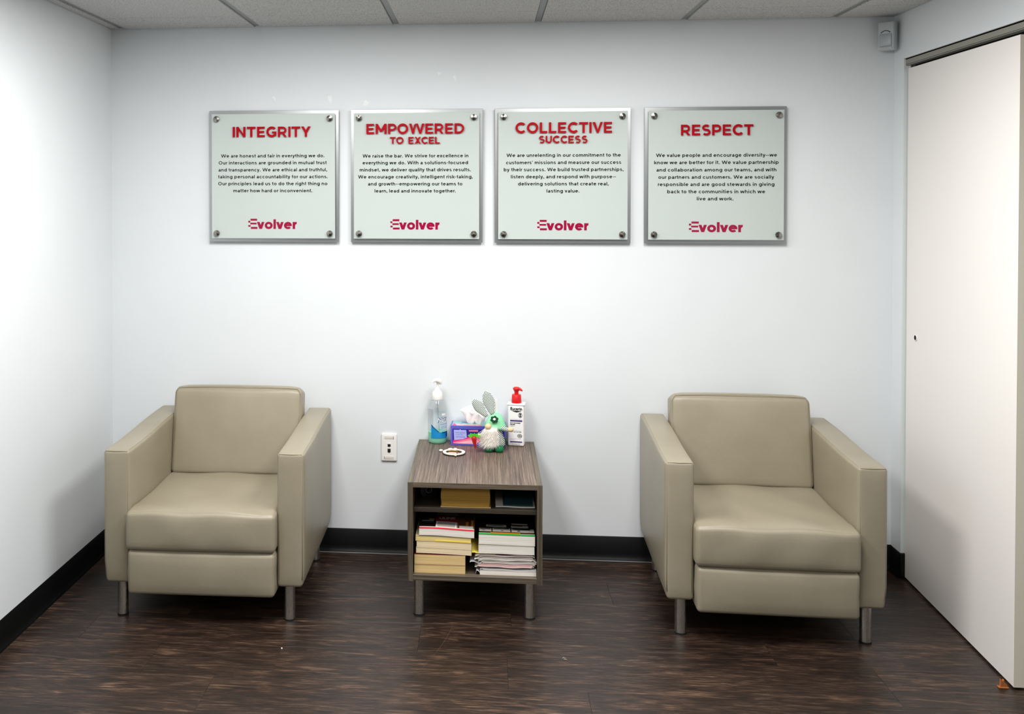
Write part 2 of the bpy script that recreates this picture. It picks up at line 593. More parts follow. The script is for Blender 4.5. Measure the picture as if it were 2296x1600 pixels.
for i, (tx, ty) in enumerate(troffers_and_fills):
    r = thing('ceiling_light', ['recessed ceiling panel light above the left armchair side, nearer the sign wall', 'recessed ceiling panel light above the right armchair side, nearer the sign wall', 'added unseen fill light on the left, farther from the sign wall', 'added unseen fill light on the right, farther from the sign wall'][i], 'light', (tx, ty, H))
    m = MB()
    m.add(box(-.292, .292, -.597, -.582, 0, .018)).add(box(-.292, .292, .582, .597, 0, .018))
    m.add(box(-.292, -.277, -.582, .582, 0, .018)).add(box(.277, .292, -.582, .582, 0, .018)).add(box(-.277, .277, -.582, .582, .014, .019))
    obj('frame', m, M_fix, r, smooth=0)

# ------------------------------------------------------------------ door on the right
dr = struct(obj('door_1', ([Vector(p) for p in [
    (3.3645, -.107, .010), (3.3645, -.107, 2.076), (3.3365, -1.005, 2.068), (3.3255, -1.022, .008),
    (3.4045, -.107, .010), (3.4045, -.107, 2.076), (3.3765, -1.005, 2.068), (3.3655, -1.022, .008)]],
    [[0, 1, 2, 3], [7, 6, 5, 4], [0, 4, 5, 1], [1, 5, 6, 2], [3, 7, 4, 0]]), M_door, smooth=0))
obj('door_edge', ([Vector(p) for p in [(3.3365, -1.0055, 2.068), (3.3255, -1.0225, .008), (3.3655, -1.0225, .008), (3.3765, -1.0055, 2.068)]], [[0, 1, 2, 3]]), M_dooredge, dr, smooth=0)
hx, hy, hz = 3.3605, -.205, .999
m = MB()
v_, f_ = lathe([(.0095, 0), (.0095, .003)], 24)
M_ = Matrix.Translation((hx, hy, hz)) @ Matrix.Rotation(-PI / 2, 4, 'Y')
m.add((v_, f_), M_, 0)
v_, f_ = lathe([(.0125, -.0005), (.0125, .0025), (.0098, .0028), (.0098, -.0005)], 24, cap=False)
m.add((v_, f_), M_, 1)
obj('knob_hole', m, [M_black, M_door], dr)
m = MB().add(prism([(-.010, 0), (.014, 0), (.010, .010), (.004, .013), (.001, .026), (-.003, .020), (-.008, .027), (-.009, .012)], -.005, .004)).add(box(-.016, .014, -.010, .006, 0, .003, .0006))
tag(obj('wood_wedge', m, M_shim, smooth=0, loc=(3.300, -1.008, .0005)), 'small orange wooden wedge on the floor at the white door foot', 'wedge')

# ------------------------------------------------------------------ armchairs
def make_chair(label, loc, rot):
    r = thing('armchair', label, 'armchair', loc, rot, 'taupe faux leather armchairs')
    for s in (-1, 1):
        xo, xi = s * .375, s * .275
        xa, xb = min(xo, xi), max(xo, xi)
        def df(p, u, s=s):
            # outer lower edge tucks in a little
            tuck = max(0, (.22 - p.z) / .1)
            if s * p.x > .33: p.x -= s * .010 * min(1, tuck) ** 2
            p.z += (.003 * math.sin(p.y * 9) + .025 * (p.y + .35)) * max(0, (p.z - .2) / .42)
            return p
        a = obj('armrest', rbox(xa, xb, -.35, .368, .13, .622, .013, (12, 22, 22), (.003, .006, .002), df), M_leather, r, 180)
        for xx in (xo - s * .007, xi + s * .007):
            path = [(xx, -.349, .16), (xx, -.3515, .4), (xx, -.349, .605), (xx, -.343, .6190)]
            path += [(xx, -.33 + .68 * q / 12, .6215 + .003 * math.sin((-.33 + .68 * q / 12) * 9) + .0170 * (q / 12)) for q in range(13)]
            obj('seam', tube(path, .0013, 6), M_leather, a, 180)
        obj('seam', tube([(xa + .008, -.3475, .618), ((xa + xb) / 2, -.350, .6185), (xb - .008, -.3475, .618)], .0010, 6), M_leather, a, 180)
    # kick panel and seat cushion
    def df1(p, u):
        if u[1] < -.5: p.x += .0012 * math.sin(p.z * 60)
        return p
    obj('front_rail', rbox(-.272, .272, -.395, .30, .105, .266, .016, (18, 14, 12), (.002, .010, .003), df1), M_leather, r, 180)
    def df2(p, u):
        if u[2] > 0:
            p.z += .011 * math.exp(-((p.y + .36) / .12) ** 2) * (1 - min(1, abs(u[0])) ** 4) + .0025 * math.sin(p.x * 23 + p.y * 17)
        if u[1] < -.5 and abs(u[2]) < .95: p.y += .003 * math.sin(p.x * 31 + 1) * (1 - u[2] ** 2)
        # pinched front corners
        cr = max(0, abs(u[0]) - .8) / .2 * (1 if u[1] < -.7 else 0)
        if u[2] > .6: p.z += .006 * cr
        return p
    sc = obj('seat_cushion', rbox(-.277, .275, -.398, .19, .268, .404, .017, (24, 26, 14), (.003, .012, .010), df2), M_leather, r, 180)
    # back cushion leaning against the shell
    def df3(p, u):
        t_ = (p.z - .40) / .35
        p.y += .07 * t_
        if u[1] < -.5: p.y -= .004 * math.sin(p.x * 14 + 1) * math.sin(p.z * 13) * (1 - min(1, abs(u[0])) ** 2)
        p.z -= .006 * max(0, abs(u[0]) - .85) / .15 * (1 if u[2] > .8 else 0)
        p.z -= .016 * max(0, u[1] + .3) * max(0, u[2])
        return p
    bc = obj('back_cushion', rbox(-.272, .272, .13, .235, .40, .752, .02, (24, 14, 24), (.003, .012, .006), df3), M_leather, r, 180)
    for yy, rr_ in ((.2045, .0013),):
        path = [(-.268, yy - .052, .47), (-.270, yy - .025, .60), (-.268, yy - .003, .728), (-.255, yy, .7505), (-.13, yy - .001, .7555), (0, yy - .001, .757), (.13, yy - .001, .7555), (.255, yy, .7505), (.268, yy - .003, .728), (.270, yy - .025, .60), (.268, yy - .052, .47)]
        obj('seam', tube(path, rr_, 6), M_leather, bc, 180)
    obj('back_shell', rbox(-.274, .274, .262, .335, .13, .60, .012, (12, 10, 14), (.0, .003, .002)), M_leather, r, 180)
    for sx in (-.315, .315):
        for sy in (-.315, .285):
            l_ = obj('leg', cyl(sx, sy, .006, .131, .0195, 28), M_steel, r, 40)
            obj('foot_pad', cyl(sx, sy, 0, .0062, .0205, 24), M_rubber, l_, 40)
    return r
make_chair('taupe leather armchair on the left, in the corner under the Integrity sign', (.624, -.400, 0), math.radians(.8))
make_chair('taupe leather armchair on the right, between side table and white door', (2.681, -.392, 0), math.radians(-1.7))

# ------------------------------------------------------------------ side table with open shelves
TX0, TX1, TY0, TY1, TZ0, TZ1 = 1.376, 1.870, -.662, -.014, .137, .505
tcx = (TX0 + TX1) / 2
tb = thing('side_table', 'grey-brown wood laminate side table with open shelves between two armchairs', 'table', (tcx, (TY0 + TY1) / 2, 0))
hw, hd = (TX1 - TX0) / 2, (TY1 - TY0) / 2
obj('side_panel', box(-hw, -hw + .019, -hd, hd, TZ0, TZ1 - .001, .0008), M_lam_side, tb, 0)
obj('side_panel', box(hw - .019, hw, -hd, hd, TZ0, TZ1 - .001, .0008), M_lam_side, tb, 0)
obj('table_top', box(-hw + .0192, hw - .0192, -hd + .0018, hd, TZ1 - .019, TZ1, .0005), M_lam_top, tb, 0)
obj('edge_band', box(-hw + .0192, hw - .0192, -hd + .0005, -hd + .0016, TZ1 - .019, TZ1 - .0003, .0002), M_lam_rail, tb, 0)
for ex in (-hw, hw - .019):
    obj('edge_band', box(ex + .0002, ex + .0188, -hd, hd, TZ1 - .0008, TZ1 + .0002, .0002), M_lam_band, tb, 0)
obj('bottom_panel', box(-hw + .0192, hw - .0192, -hd + .001, hd, .141, .162, .0008), M_lam_rail, tb, 0)
obj('shelf', box(-hw + .0192, hw - .0192, -hd + .035, hd - .012, .385, .401, .0008), M_lam_shelf_shade, tb, 0)
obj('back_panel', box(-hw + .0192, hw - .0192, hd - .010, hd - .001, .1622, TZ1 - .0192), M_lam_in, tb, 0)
for sx in (-hw + .040, hw - .045):
    for sy in (-hd + .042, hd - .05):
        l_ = obj('leg', cyl(sx, sy, .006, .141, .0195, 28), M_steel, tb, 40)
        obj('foot_pad', cyl(sx, sy, 0, .0062, .0215, 24), M_rubber, l_, 40)

# ------------------------------------------------------------------ wall signs
SIGN = [
[('H','INTEGRITY',-.1773,.1669,.1705,.0446),('B','We are honest and fair in everything we do.',-.2319,.2258,.0818),('B','Our interactions are grounded in mutual trust',-.2423,.2364,.0516),('B','and transparency. We are ethical and truthful,',-.2435,.2375,.0209),('B','taking personal accountability for our actions.',-.2453,.2403,-.0092),('B','Our principles lead us to do the right thing no',-.2449,.2391,-.0394),('B','matter how hard or inconvenient.',-.1774,.1727,-.0701),('L','',-.111,.1041,-.2305)],
[('H','EMPOWERED',-.215,.2063,.1806,.0435),('H','TO EXCEL',-.1127,.1026,.1377,.0292),('B','We raise the bar. We strive for excellence in',-.2324,.2244,.0793),('B','everything we do. With a solutions-focused',-.2324,.2228,.0496),('B','mindset, we deliver quality that drives results.',-.2452,.2348,.0193),('B','We encourage creativity, intelligent risk-taking,',-.252,.2431,-.011),('B','and growth--empowering our teams to',-.209,.1988,-.0414),('B','learn, lead and innovate together.',-.1801,.1708,-.0717),('L','',-.1118,.1006,-.2316)],
[('H','COLLECTIVE',-.199,.206,.1803,.045),('H','SUCCESS',-.0998,.1037,.1376,.0308),('B','We are unrelenting in our commitment to the',-.2368,.2429,.0795),('B','customers\u2019 missions and measure our success',-.2391,.2448,.0487),('B','by their success. We build trusted partnerships,',-.2485,.2547,.0185),('B','listen deeply, and respond with purpose--',-.2183,.2229,-.0118),('B','delivering solutions that create real,',-.188,.1927,-.042),('B','lasting value.',-.067,.0709,-.0723),('L','',-.1062,.1093,-.2332)],
[('H','RESPECT',-.1448,.1501,.167,.0444),('B','We value people and encourage diversity--we',-.2457,.2483,.077),('B','know we are better for it. We value partnership',-.2537,.2553,.0466),('B','and collaboration among our teams, and with',-.2443,.2464,.0156),('B','our partners and customers. We are socially',-.2361,.2375,-.0148),('B','responsible and are good stewards in giving',-.2378,.2388,-.0452),('B','back to the communities in which we',-.199,.2011,-.0756),('B','live and work.',-.0772,.0724,-.1055),('L','',-.1093,.1112,-.239)]]
SC = [(.739, 'INTEGRITY', .575), (1.3645, 'EMPOWERED TO EXCEL', .570), (1.988, 'COLLECTIVE SUCCESS', .573), (2.623, 'RESPECT', .584)]
YF = -.040                             # front face of the acrylic

def glyph(ch, w=1.0):
    """geometric bold capitals: strokes as polygons in a unit-high box; returns (polys, advance)"""
    S = .215
    P = []
    def bar(x0, y0, x1, y1): P.append([(x0, y0), (x1, y0), (x1, y1), (x0, y1)])
    def diag(x0, y0, x1, y1, s=S * 1.12):      # slanted stroke with horizontal cuts
        P.append([(x0 - s / 2, y0), (x0 + s / 2, y0), (x1 + s / 2, y1), (x1 - s / 2, y1)])
    def arc(cx, cy, rx, ry, a0, a1, s=S, n=26):
        pts = []
        for i in range(n + 1):
            a = math.radians(a0 + (a1 - a0) * i / n)
            pts.append(((cx + rx * math.cos(a), cy + ry * math.sin(a)), (cx + (rx - s) * math.cos(a), cy + (ry - s) * math.sin(a))))
        for i in range(n):
            P.append([pts[i][0], pts[i + 1][0], pts[i + 1][1], pts[i][1]])
    if ch == 'I': bar(0, 0, S, 1); adv = S
    elif ch == 'N':
        bar(0, 0, S, 1); bar(.68, 0, .68 + S, 1)
        P.append([(0, 1), (S * .95, 1), (.68 + S, 0), (.68 + S - S * .95, 0)]); adv = .68 + S
    elif ch == 'T': bar(0, 1 - .19, .84, 1); bar(.42 - S / 2, 0, .42 + S / 2, 1 - .19); adv = .84
    elif ch == 'E':
        bar(0, 0, S, 1)
        bar(S, 0, .76, .185); bar(S, .41, .70, .59); bar(S, .815, .755, 1); adv = .77
    elif ch == 'L': bar(0, 0, S, 1); bar(S, 0, .70, .19); adv = .71
    elif ch == 'M':
        bar(0, 0, S, 1); bar(.86, 0, .86 + S, 1)
        P.append([(0, 1), (S * .98, 1), (.5375 + .12, .22), (.5375 - .12, .22)])
        P.append([(1.075, 1), (1.075 - S * .98, 1), (.5375 - .12, .22), (.5375 + .12, .22)]); adv = 1.075
    elif ch in 'OQ': arc(.535, .5, .535, .52, 0, 360, n=40); adv = 1.07
    elif ch == 'C': arc(.53, .5, .53, .52, 42, 318, n=34); adv = .93
    elif ch == 'G':
        arc(.53, .5, .53, .52, 45, 322, n=34); bar(.78, .10, .97, .52); bar(.55, .37, .97, .53); adv = .98
    elif ch == 'D': bar(0, 0, S, 1); bar(S, 0, .42, .19); bar(S, .81, .42, 1); arc(.42, .5, .52, .5, -90, 90, .2); adv = .94
    elif ch == 'P': bar(0, 0, S, 1); bar(S, .81, .46, 1); bar(S, .30, .46, .48); arc(.46, .65, .36, .35, -90, 90, .19); adv = .83
    elif ch == 'R':
        bar(0, 0, S, 1); bar(S, .81, .47, 1); bar(S, .315, .47, .495); arc(.47, .655, .36, .345, -90, 90, .19)
        P.append([(.36, .36), (.60, .36), (.87, 0), (.62, 0)]); adv = .87
    elif ch == 'Y':
        P.append([(0, 1), (.25, 1), (.57, .46), (.35, .38)]); P.append([(.92, 1), (.675, 1), (.35, .46), (.57, .38)])
        bar(.46 - S / 2, 0, .46 + S / 2, .45); adv = .92
    elif ch == 'V':
        P.append([(0, 1), (.245, 1), (.575, 0), (.385, 0)]); P.append([(.96, 1), (.72, 1), (.385, 0), (.575, 0)]); adv = .96
    elif ch == 'W':
        P.append([(0, 1), (.235, 1), (.49, 0), (.295, 0)]); P.append([(.66, 1), (.50, .9), (.295, 0), (.49, 0)])
        P.append([(.64, 1), (.86, 1), (1.195, 0), (1.0, 0)]); P.append([(1.50, 1), (1.265, 1), (1.0, 0), (1.195, 0)]); adv = 1.50
    elif ch == 'X':
        P.append([(0, 1), (.27, 1), (.90, 0), (.63, 0)]); P.append([(.63, 1), (.89, 1), (.26, 0), (0, 0)]); adv = .90
    elif ch == 'U': bar(0, .4, S, 1); bar(.65, .4, .65 + S, 1); arc(.4325, .415, .4325, .43, 180, 360, S); adv = .865
    elif ch == 'S':
        n = 40
        cl = []
        for i in range(n + 1):      # spine of the S
            t_ = i / n
            if t_ < .5:
                a = math.radians(40 + (270 - 40) * (t_ / .5)); cl.append((.40 + .285 * math.cos(a), .715 + .20 * math.sin(a)))
            else:
                a = math.radians(90 - (230) * ((t_ - .5) / .5)); cl.append((.40 + .30 * math.cos(a), .295 + .22 * math.sin(a)))
        s = .19
        L_ = []
        for i, (x, y) in enumerate(cl):
            x0, y0 = cl[max(0, i - 1)]; x1, y1 = cl[min(n, i + 1)]
            dx, dy = x1 - x0, y1 - y0; q = math.hypot(dx, dy) or 1
            L_.append(((x - dy / q * s / 2, y + dx / q * s / 2), (x + dy / q * s / 2, y - dx / q * s / 2)))
        for i in range(n): P.append([L_[i][0], L_[i + 1][0], L_[i + 1][1], L_[i][1]])
        adv = .80
    else: adv = .42
    return P, adv

def body_glyph(ch, S):
    """geometric lower case, cap height 1, x-height .74"""
    P = []
    X = .74
    def bar(x0, y0, x1, y1): P.append([(x0, y0), (x1, y0), (x1, y1), (x0, y1)])
    def arc(cx, cy, rx, ry, a0, a1, n=12):
        for i in range(n):
            a, b = math.radians(a0 + (a1 - a0) * i / n), math.radians(a0 + (a1 - a0) * (i + 1) / n)
            P.append([(cx + rx * math.cos(a), cy + ry * math.sin(a)), (cx + rx * math.cos(b), cy + ry * math.sin(b)),
                      (cx + (rx - S) * math.cos(b), cy + (ry - S) * math.sin(b)), (cx + (rx - S) * math.cos(a), cy + (ry - S) * math.sin(a))])
    def st(x0, y0, x1, y1, k=1.1):
        w = S * k / 2
        P.append([(x0 - w, y0), (x0 + w, y0), (x1 + w, y1), (x1 - w, y1)])
    h = S * 1.1 / 2
    if ch in 'oO':
        if ch == 'o': arc(.38, .37, .38, .385, 0, 360, 20); return P, .76
        arc(.53, .5, .53, .515, 0, 360, 24); return P, 1.06
    if ch == 'c': arc(.38, .37, .38, .385, 42, 318, 16); return P, .68
    if ch == 'e': arc(.38, .37, .38, .385, -2, 318, 18); bar(S * .6, .30, .74, .30 + S * .85); return P, .755
    if ch == 'a':
        arc(.34, .43, .31, .325, 0, 150, 10); bar(.65 - S, 0, .65, .45); arc(.31, .215, .31, .23, 0, 360, 16); return P, .66
    if ch in 'bp':
        bar(0, 0 if ch == 'b' else -.27, S, 1.02 if ch == 'b' else X); arc(.395, .37, .375, .385, 0, 360, 20); return P, .77
    if ch in 'dqg':
        arc(.375, .37, .375, .385, 0, 360, 20)
        if ch == 'd': bar(.77 - S, 0, .77, 1.02)
        elif ch == 'q': bar(.77 - S, -.27, .77, X)
        else: bar(.77 - S, 0, .77, X); arc(.385, .02, .385, .31, 0, -145, 12)
        return P, .77
    if ch == 'f': bar(.12, 0, .12 + S, .80); arc(.37, .79, .25, .25, 95, 180, 6); bar(0, .60, .43, .60 + S * .85); return P, .42
    if ch in 'hn':
        bar(0, 0, S, 1.02 if ch == 'h' else X); arc(.36, .40, .335, .355, 0, 170, 12); bar(.695 - S, 0, .695, .41); return P, .695
    if ch == 'm':
        bar(0, 0, S, X); arc(.33, .42, .30, .335, 0, 170, 10); bar(.63 - S, 0, .63, .43); arc(.81, .42, .30, .335, 0, 170, 10); bar(1.11 - S, 0, 1.11, .43); return P, 1.11
    if ch == 'i': bar(0, 0, S, X); bar(-.01, .87, S + .01, 1.05); return P, S
    if ch == 'l': bar(0, 0, S, 1.02); return P, S
    if ch == 'k': bar(0, 0, S, 1.02); st(S + .02, .24, .60, X, 1.25); st(.62, 0, .30, .46, 1.25); return P, .70
    if ch == 'r': bar(0, 0, S, X); arc(.38, .37, .36, .385, 88, 168, 7); return P, .39
    if ch == 't': bar(.12, .20, .12 + S, .95); arc(.36, .23, .24, .245, 180, 285, 8); bar(0, .60, .43, .60 + S * .85); return P, .45
    if ch == 'u': bar(0, .33, S, X); arc(.335, .345, .335, .36, 180, 350, 12); bar(.69 - S, 0, .69, X); return P, .69
    if ch == 'v': st(h, X, .36, 0); st(.72 - h, X, .36, 0); return P, .72
    if ch == 'w': st(h, X, .29, 0); st(.55, X, .29, 0); st(.55, X, .82, 0); st(1.11 - h, X, .82, 0); return P, 1.11
    if ch == 'x': st(h, 0, .68 - h, X, 1.25); st(h, X, .68 - h, 0, 1.25); return P, .68
    if ch == 'y': st(h, X, .37, .02); st(.73 - h, X, .30, -.27); bar(.06, -.28, .32, -.28 + S * .9); return P, .73
    if ch == 's':
        n, cl = 18, []
        for i in range(n + 1):
            t_ = i / n
            if t_ < .5: a = math.radians(35 + 235 * (t_ / .5)); cl.append((.30 + .215 * math.cos(a), .525 + .145 * math.sin(a)))
            else: a = math.radians(90 - 235 * ((t_ - .5) / .5)); cl.append((.30 + .225 * math.cos(a), .225 + .155 * math.sin(a)))
        L_ = []
        s_ = S * .88
        for i, (x, y) in enumerate(cl):
            x0, y0 = cl[max(0, i - 1)]; x1, y1 = cl[min(n, i + 1)]
            dx, dy = x1 - x0, y1 - y0; q = math.hypot(dx, dy) or 1
            L_.append(((x - dy / q * s_ / 2, y + dx / q * s_ / 2), (x + dy / q * s_ / 2, y - dx / q * s_ / 2)))
        for i in range(n): P.append([L_[i][0], L_[i + 1][0], L_[i + 1][1], L_[i][1]])
        return P, .60
    if ch == 'W': st(h, 1, .40, 0); st(.75, 1, .40, 0); st(.75, 1, 1.10, 0); st(1.50 - h, 1, 1.10, 0); return P, 1.50
    if ch == '.': bar(0, 0, S * 1.1, S * 1.1); return P, S * 1.1
    if ch == ',': bar(0, 0, S * 1.1, S * 1.1); P.append([(.02, -.17), (S * .7, -.17), (S * 1.1, .04), (S * .3, .04)]); return P, S * 1.1
    if ch == '-': bar(0, .30, .36, .30 + S * .9); return P, .36
    if ch in "'\u2019": P.append([(0, .66), (S * .7, .66), (S * 1.1, 1.0), (S * .2, 1.0)]); return P, S * 1.1
    return P, .22

def lettering(txt, x0, x1, base, cap, y, S, gap, thick=0):
    x, items = 0, []
    for i, ch in enumerate(txt):
        P, adv = body_glyph(ch, S)
        items.append((P, x))
        x += adv
        if i < len(txt) - 1:
            g = gap
            if ch in 'vwyWrtfkx' : g -= .05
            if txt[i + 1] in 'vwytfx': g -= .05
            if ch == '-' and txt[i + 1] == '-': g = .12
            x += max(g, .02)
    k = (x1 - x0) / x
    m = MB()
    for P, ox in items:
        for q, poly in enumerate(P):
            pp = [(x0 + (ox + a) * k, base + b * cap) for a, b in orient(poly)]
            e = .00001 * q
            if thick: m.add(prism(pp, y - e, y + thick))
            else: m.add(([Vector((a, y - e, b)) for a, b in pp], [list(range(len(pp)))]))
    return m

def orient(poly):
    a = sum(poly[i][0] * poly[(i + 1) % len(poly)][1] - poly[(i + 1) % len(poly)][0] * poly[i][1] for i in range(len(poly)))
    return poly if a > 0 else poly[::-1]

def heading(word, x0, x1, base, cap, yb, thick):
    x, items = 0, []
    for i, ch in enumerate(word):
        P, adv = glyph(ch)
        items.append((P, x))
        nxt = word[i + 1] if i + 1 < len(word) else ''
        gap = .15
        if ch + nxt in ('TY', 'RY', 'IT', 'RT'): gap = .10
        if ch + nxt in ('TI', 'CT'): gap = .12
        if ch + nxt in ('OW', 'WE', 'IV', 'VE', 'TO', 'PO', 'XC'): gap = .09
        x += adv + (gap if nxt else 0)
    k = (x1 - x0) / x
    m = MB()
    for P, ox in items:
        for q, poly in enumerate(P):
            pp = [(x0 + (ox + a) * k, base + b * cap) for a, b in orient(poly)]
            e = .00001 * q
            m.add(prism(pp, yb - thick - e, yb))
    return m

def logo(x0, x1, base, cap, y):
    """wordmark: a stepped pixel E followed by the letters volver"""
    m = MB()
    w = x1 - x0
    u = w / 380.0                       # 380 logo units wide, 82 tall
    h = cap / 82.0
    for a, b, c, d in [(18, 66, 70, 82), (16, 36, 66, 50), (20, 0, 72, 16), (0, 50.5, 16, 65.5), (0, 17, 18, 31)]:
        if d - b < 1: continue
        m.add(prism([(x0 + a * u, base + b * h), (x0 + c * u, base + b * h), (x0 + c * u, base + d * h), (x0 + a * u, base + d * h)], y - .0002, y))
    q = lettering('volver', x0 + 68 * u, x1, base, cap * .93, y - .0003, .235, .07)
    m.add((q.v, q.f))
    return m

for si, (lines, (cx, name, pw)) in enumerate(zip(SIGN, SC)):
    zc = 1.648
    words = {'INTEGRITY': 'wall sign headed INTEGRITY, red letters on frosted acrylic over brushed metal',
             'EMPOWERED TO EXCEL': 'wall sign headed EMPOWERED TO EXCEL, frosted acrylic over brushed metal plate',
             'COLLECTIVE SUCCESS': 'wall sign headed COLLECTIVE SUCCESS, frosted acrylic over brushed metal plate',
             'RESPECT': 'wall sign headed RESPECT, frosted acrylic over brushed metal plate'}[name]
    r = thing('wall_sign', words, 'sign', (cx, 0, zc), 0, 'company value signs on the back wall')
    hp = pw / 2
    obj('backing_plate', box(-hp, hp, -.020, -.012, -.2875, .2875, .0008), M_alu, r, 0)
    obj('wall_cleat', box(-.2, .2, -.012, -.0005, -.2, .2), M_fix, r, 0)
    ha, hz_ = hp - .0145, .2715
    obj('frosted_panel', box(-ha, ha, -.0345, -.0335, -hz_, hz_, .0003), M_frost, r, 0)
    obj('acrylic_panel', box(-ha, ha, YF, -.0353, -hz_, hz_, .0012, 2), M_acryl, r, 0)
    for sx in (-1, 1):
        for sz in (-1, 1):
            px, pz = sx * (ha - .023), sz * (hz_ - .022)
            st = obj('standoff', MB().add(lathe([(.0085, 0), (.0085, .0135)], 24), Matrix.Translation((px, -.0335, pz)) @ Matrix.Rotation(-PI / 2, 4, 'X') @ Matrix.Translation((0, 0, 0))), M_cap, r)
            st.data.update()
            capv = lathe([(.0125, 0), (.0132, .001), (.0132, .0048), (.0126, .0056), (.006, .0069), (.0005, .0082)], 36)
            obj('standoff_cap', MB().add(capv, Matrix.Rotation(PI / 2, 4, 'X')), M_cap, r, 25, loc=(px, YF - .0002, pz))
    hm, bm_ = MB(), MB()
    for L in lines:
        if L[0] == 'H':
            q = heading(L[1], L[2], L[3], L[4], L[5], YF - .0003, .0035)
            hm.add((q.v, q.f))
        elif L[0] == 'B':
            q = lettering(L[1], L[2], L[3], L[4] - .0002, .0142, -.0347, .205, .15)
            bm_.add((q.v, q.f))
        else:
            lm = logo(L[2], L[3], L[4], .0445, -.0346)
    obj('heading_letters', hm, M_red, r, 20)
    obj('body_text', bm_, M_black_ink, r, 0)
    obj('logo', lm, M_logo, r, 0)

# ------------------------------------------------------------------ data outlet
ow = thing('wall_outlet', 'white data wall plate with two jacks left of the side table', 'outlet', (1.2445, 0, .465))
obj('plate', rbox(-.0335, .0335, -.009, -.0002, -.059, .059, .003, (12, 10, 14)), M_plastic, ow, 40)
obj('label_window', box(-.020, .020, -.0105, -.0088, .038, .050, .0005), mat('clear_label', '#dcd6cf', .15), ow, 0)
obj('label_window', box(-.020, .020, -.0105, -.0088, -.050, -.038, .0005), mat('clear_label_2', '#dcd6cf', .15), ow, 0)
for nm, z0, z1 in (('jack', .004, .017), ('jack', -.021, -.003)):
    m = MB().add(box(-.008, .008, -.0098, -.0088, z0 - .002, z1 + .004, .0004), mi=0)
    m.add(prism([(-.0065, z0), (-.002, z0), (-.002, z0 - .0022), (.002, z0 - .0022), (.002, z0), (.0065, z0), (.0065, z1 - .002), (-.0065, z1 - .002)], -.0103, -.0097), mi=1)
    if z0 < 0: m.add(box(-.0058, .0058, -.0106, -.0102, z1 - .006, z1 - .003), mi=2)
    obj(nm, m, [M_plastic, M_black, mat('brass_contacts', '#8a7a4a', .35, metal=1)], ow, 0)
obj('slot', box(.0185, .0200, -.0110, -.0104, .037, .050), mat('dark_slot', '#5a4c3a', .6), ow, 0)
obj('slot', box(-.0215, -.0200, -.0110, -.0104, -.050, -.039), mat('dark_slot_2', '#6f6a66', .6), ow, 0)

# ------------------------------------------------------------------ motion sensor
ms = thing('motion_sensor', 'small off-white motion sensor high in the right corner under the ceiling', 'sensor', (3.311, -.042, 2.158), math.radians(-44))
obj('housing', rbox(-.033, .033, -.024, .012, 0, .117, .006, (12, 12, 18), (0, .003, 0)), M_sensor, ms, 40)
obj('lens_window', rbox(-.0255, .0255, -.0305, -.020, .014, .066, .004, (12, 10, 12), (0, .003, 0)), M_lens, ms, 40)
pth = [(-.019 + .038 * q / 10, -.0275, .071 + .008 * math.sin(PI * q / 10)) for q in range(11)]
obj('slot', tube(pth, .0013, 6), M_black, ms)
obj('lower_lip', rbox(-.027, .027, -.029, -.015, .003, .012, .003, (12, 10, 10), (0, .004, 0)), M_sensor, ms, 40)
obj('mount_bracket', box(-.012, .012, .010, .022, .03, .09, .002), M_sensor, ms, 0)

# ------------------------------------------------------------------ books and magazines
def pages_mat(name, c1, c2, sc=500):
    m = mat(name, c1, .85, spec=.1)
    t = NT(m)
    n_ = t.noise(t.coords((3, 3, sc)), 1.0, 4, .7)
    t.base(t.ramp(n_, [(.35, c2), (.55, c1)]))
    t.bump(n_, .3, .0006)
    return m
P_white = pages_mat('white_pages', '#e9e3da', '#c9c1b6')
P_cream = pages_mat('cream_pages', '#e6d3b0', '#cdb58c')
P_tan = pages_mat('tan_pages', '#dbbf8a', '#bd9f66')
P_yellow = pages_mat('yellow_edge_pages', '#e3cf8e', '#c6ac62')
P_gold = pages_mat('aged_gold_pages', '#a9823f', '#86652a')

def wavy(x0, x1, y0, y1, z0, z1, wf=None, n=16, hl=0):
    """page block whose top and bottom follow a gentle wave along x"""
    wf = wf or (lambda u: 0)
    v, f = [], []
    ny = 2
    for i in range(n + 1):
        u = i / n
        x = x0 + (x1 - x0) * u
        for y in (y0, y1):
            v.append(Vector((x, y, z0 + wf(u)))); v.append(Vector((x, y, z1 + wf(u))))
    for i in range(n):
        a, b = 4 * i, 4 * (i + 1)
        f += [[a, b, b + 1, a + 1], [a + 3, b + 3, b + 2, a + 2], [a + 1, b + 1, b + 3, a + 3], [a, a + 2, b + 2, b]]
    f += [[0, 1, 3, 2], [4 * n, 4 * n + 2, 4 * n + 3, 4 * n + 1]]
    return v, f

def book(name, label, x0, x1, z0, z1, pages, cover, y0=-.64, y1=-.37, wf=None, ct=.0008, over=0, cat='book', group=None):
    cx, cy = (x0 + x1) / 2, (y0 + y1) / 2
    global book_last
    r = thing(name, label, cat, (cx, cy, z0), 0, group)
    book_last = r.name
    hx_, hy_, h = (x1 - x0) / 2, (y1 - y0) / 2, z1 - z0
    obj('page_block', wavy(-hx_, hx_, -hy_, hy_, ct, h - ct, wf), pages, r, 0)
    obj('cover', MB().add(wavy(-hx_ - over, hx_ + over, -hy_ - .0005, hy_, h - ct, h, wf)).add(wavy(-hx_ - over, hx_ + over, -hy_ - .0005, hy_, 0, ct, wf))
        .add(box(-hx_, hx_, hy_, hy_ + ct, .001, h - .001)), cover, r, 0)
    return r

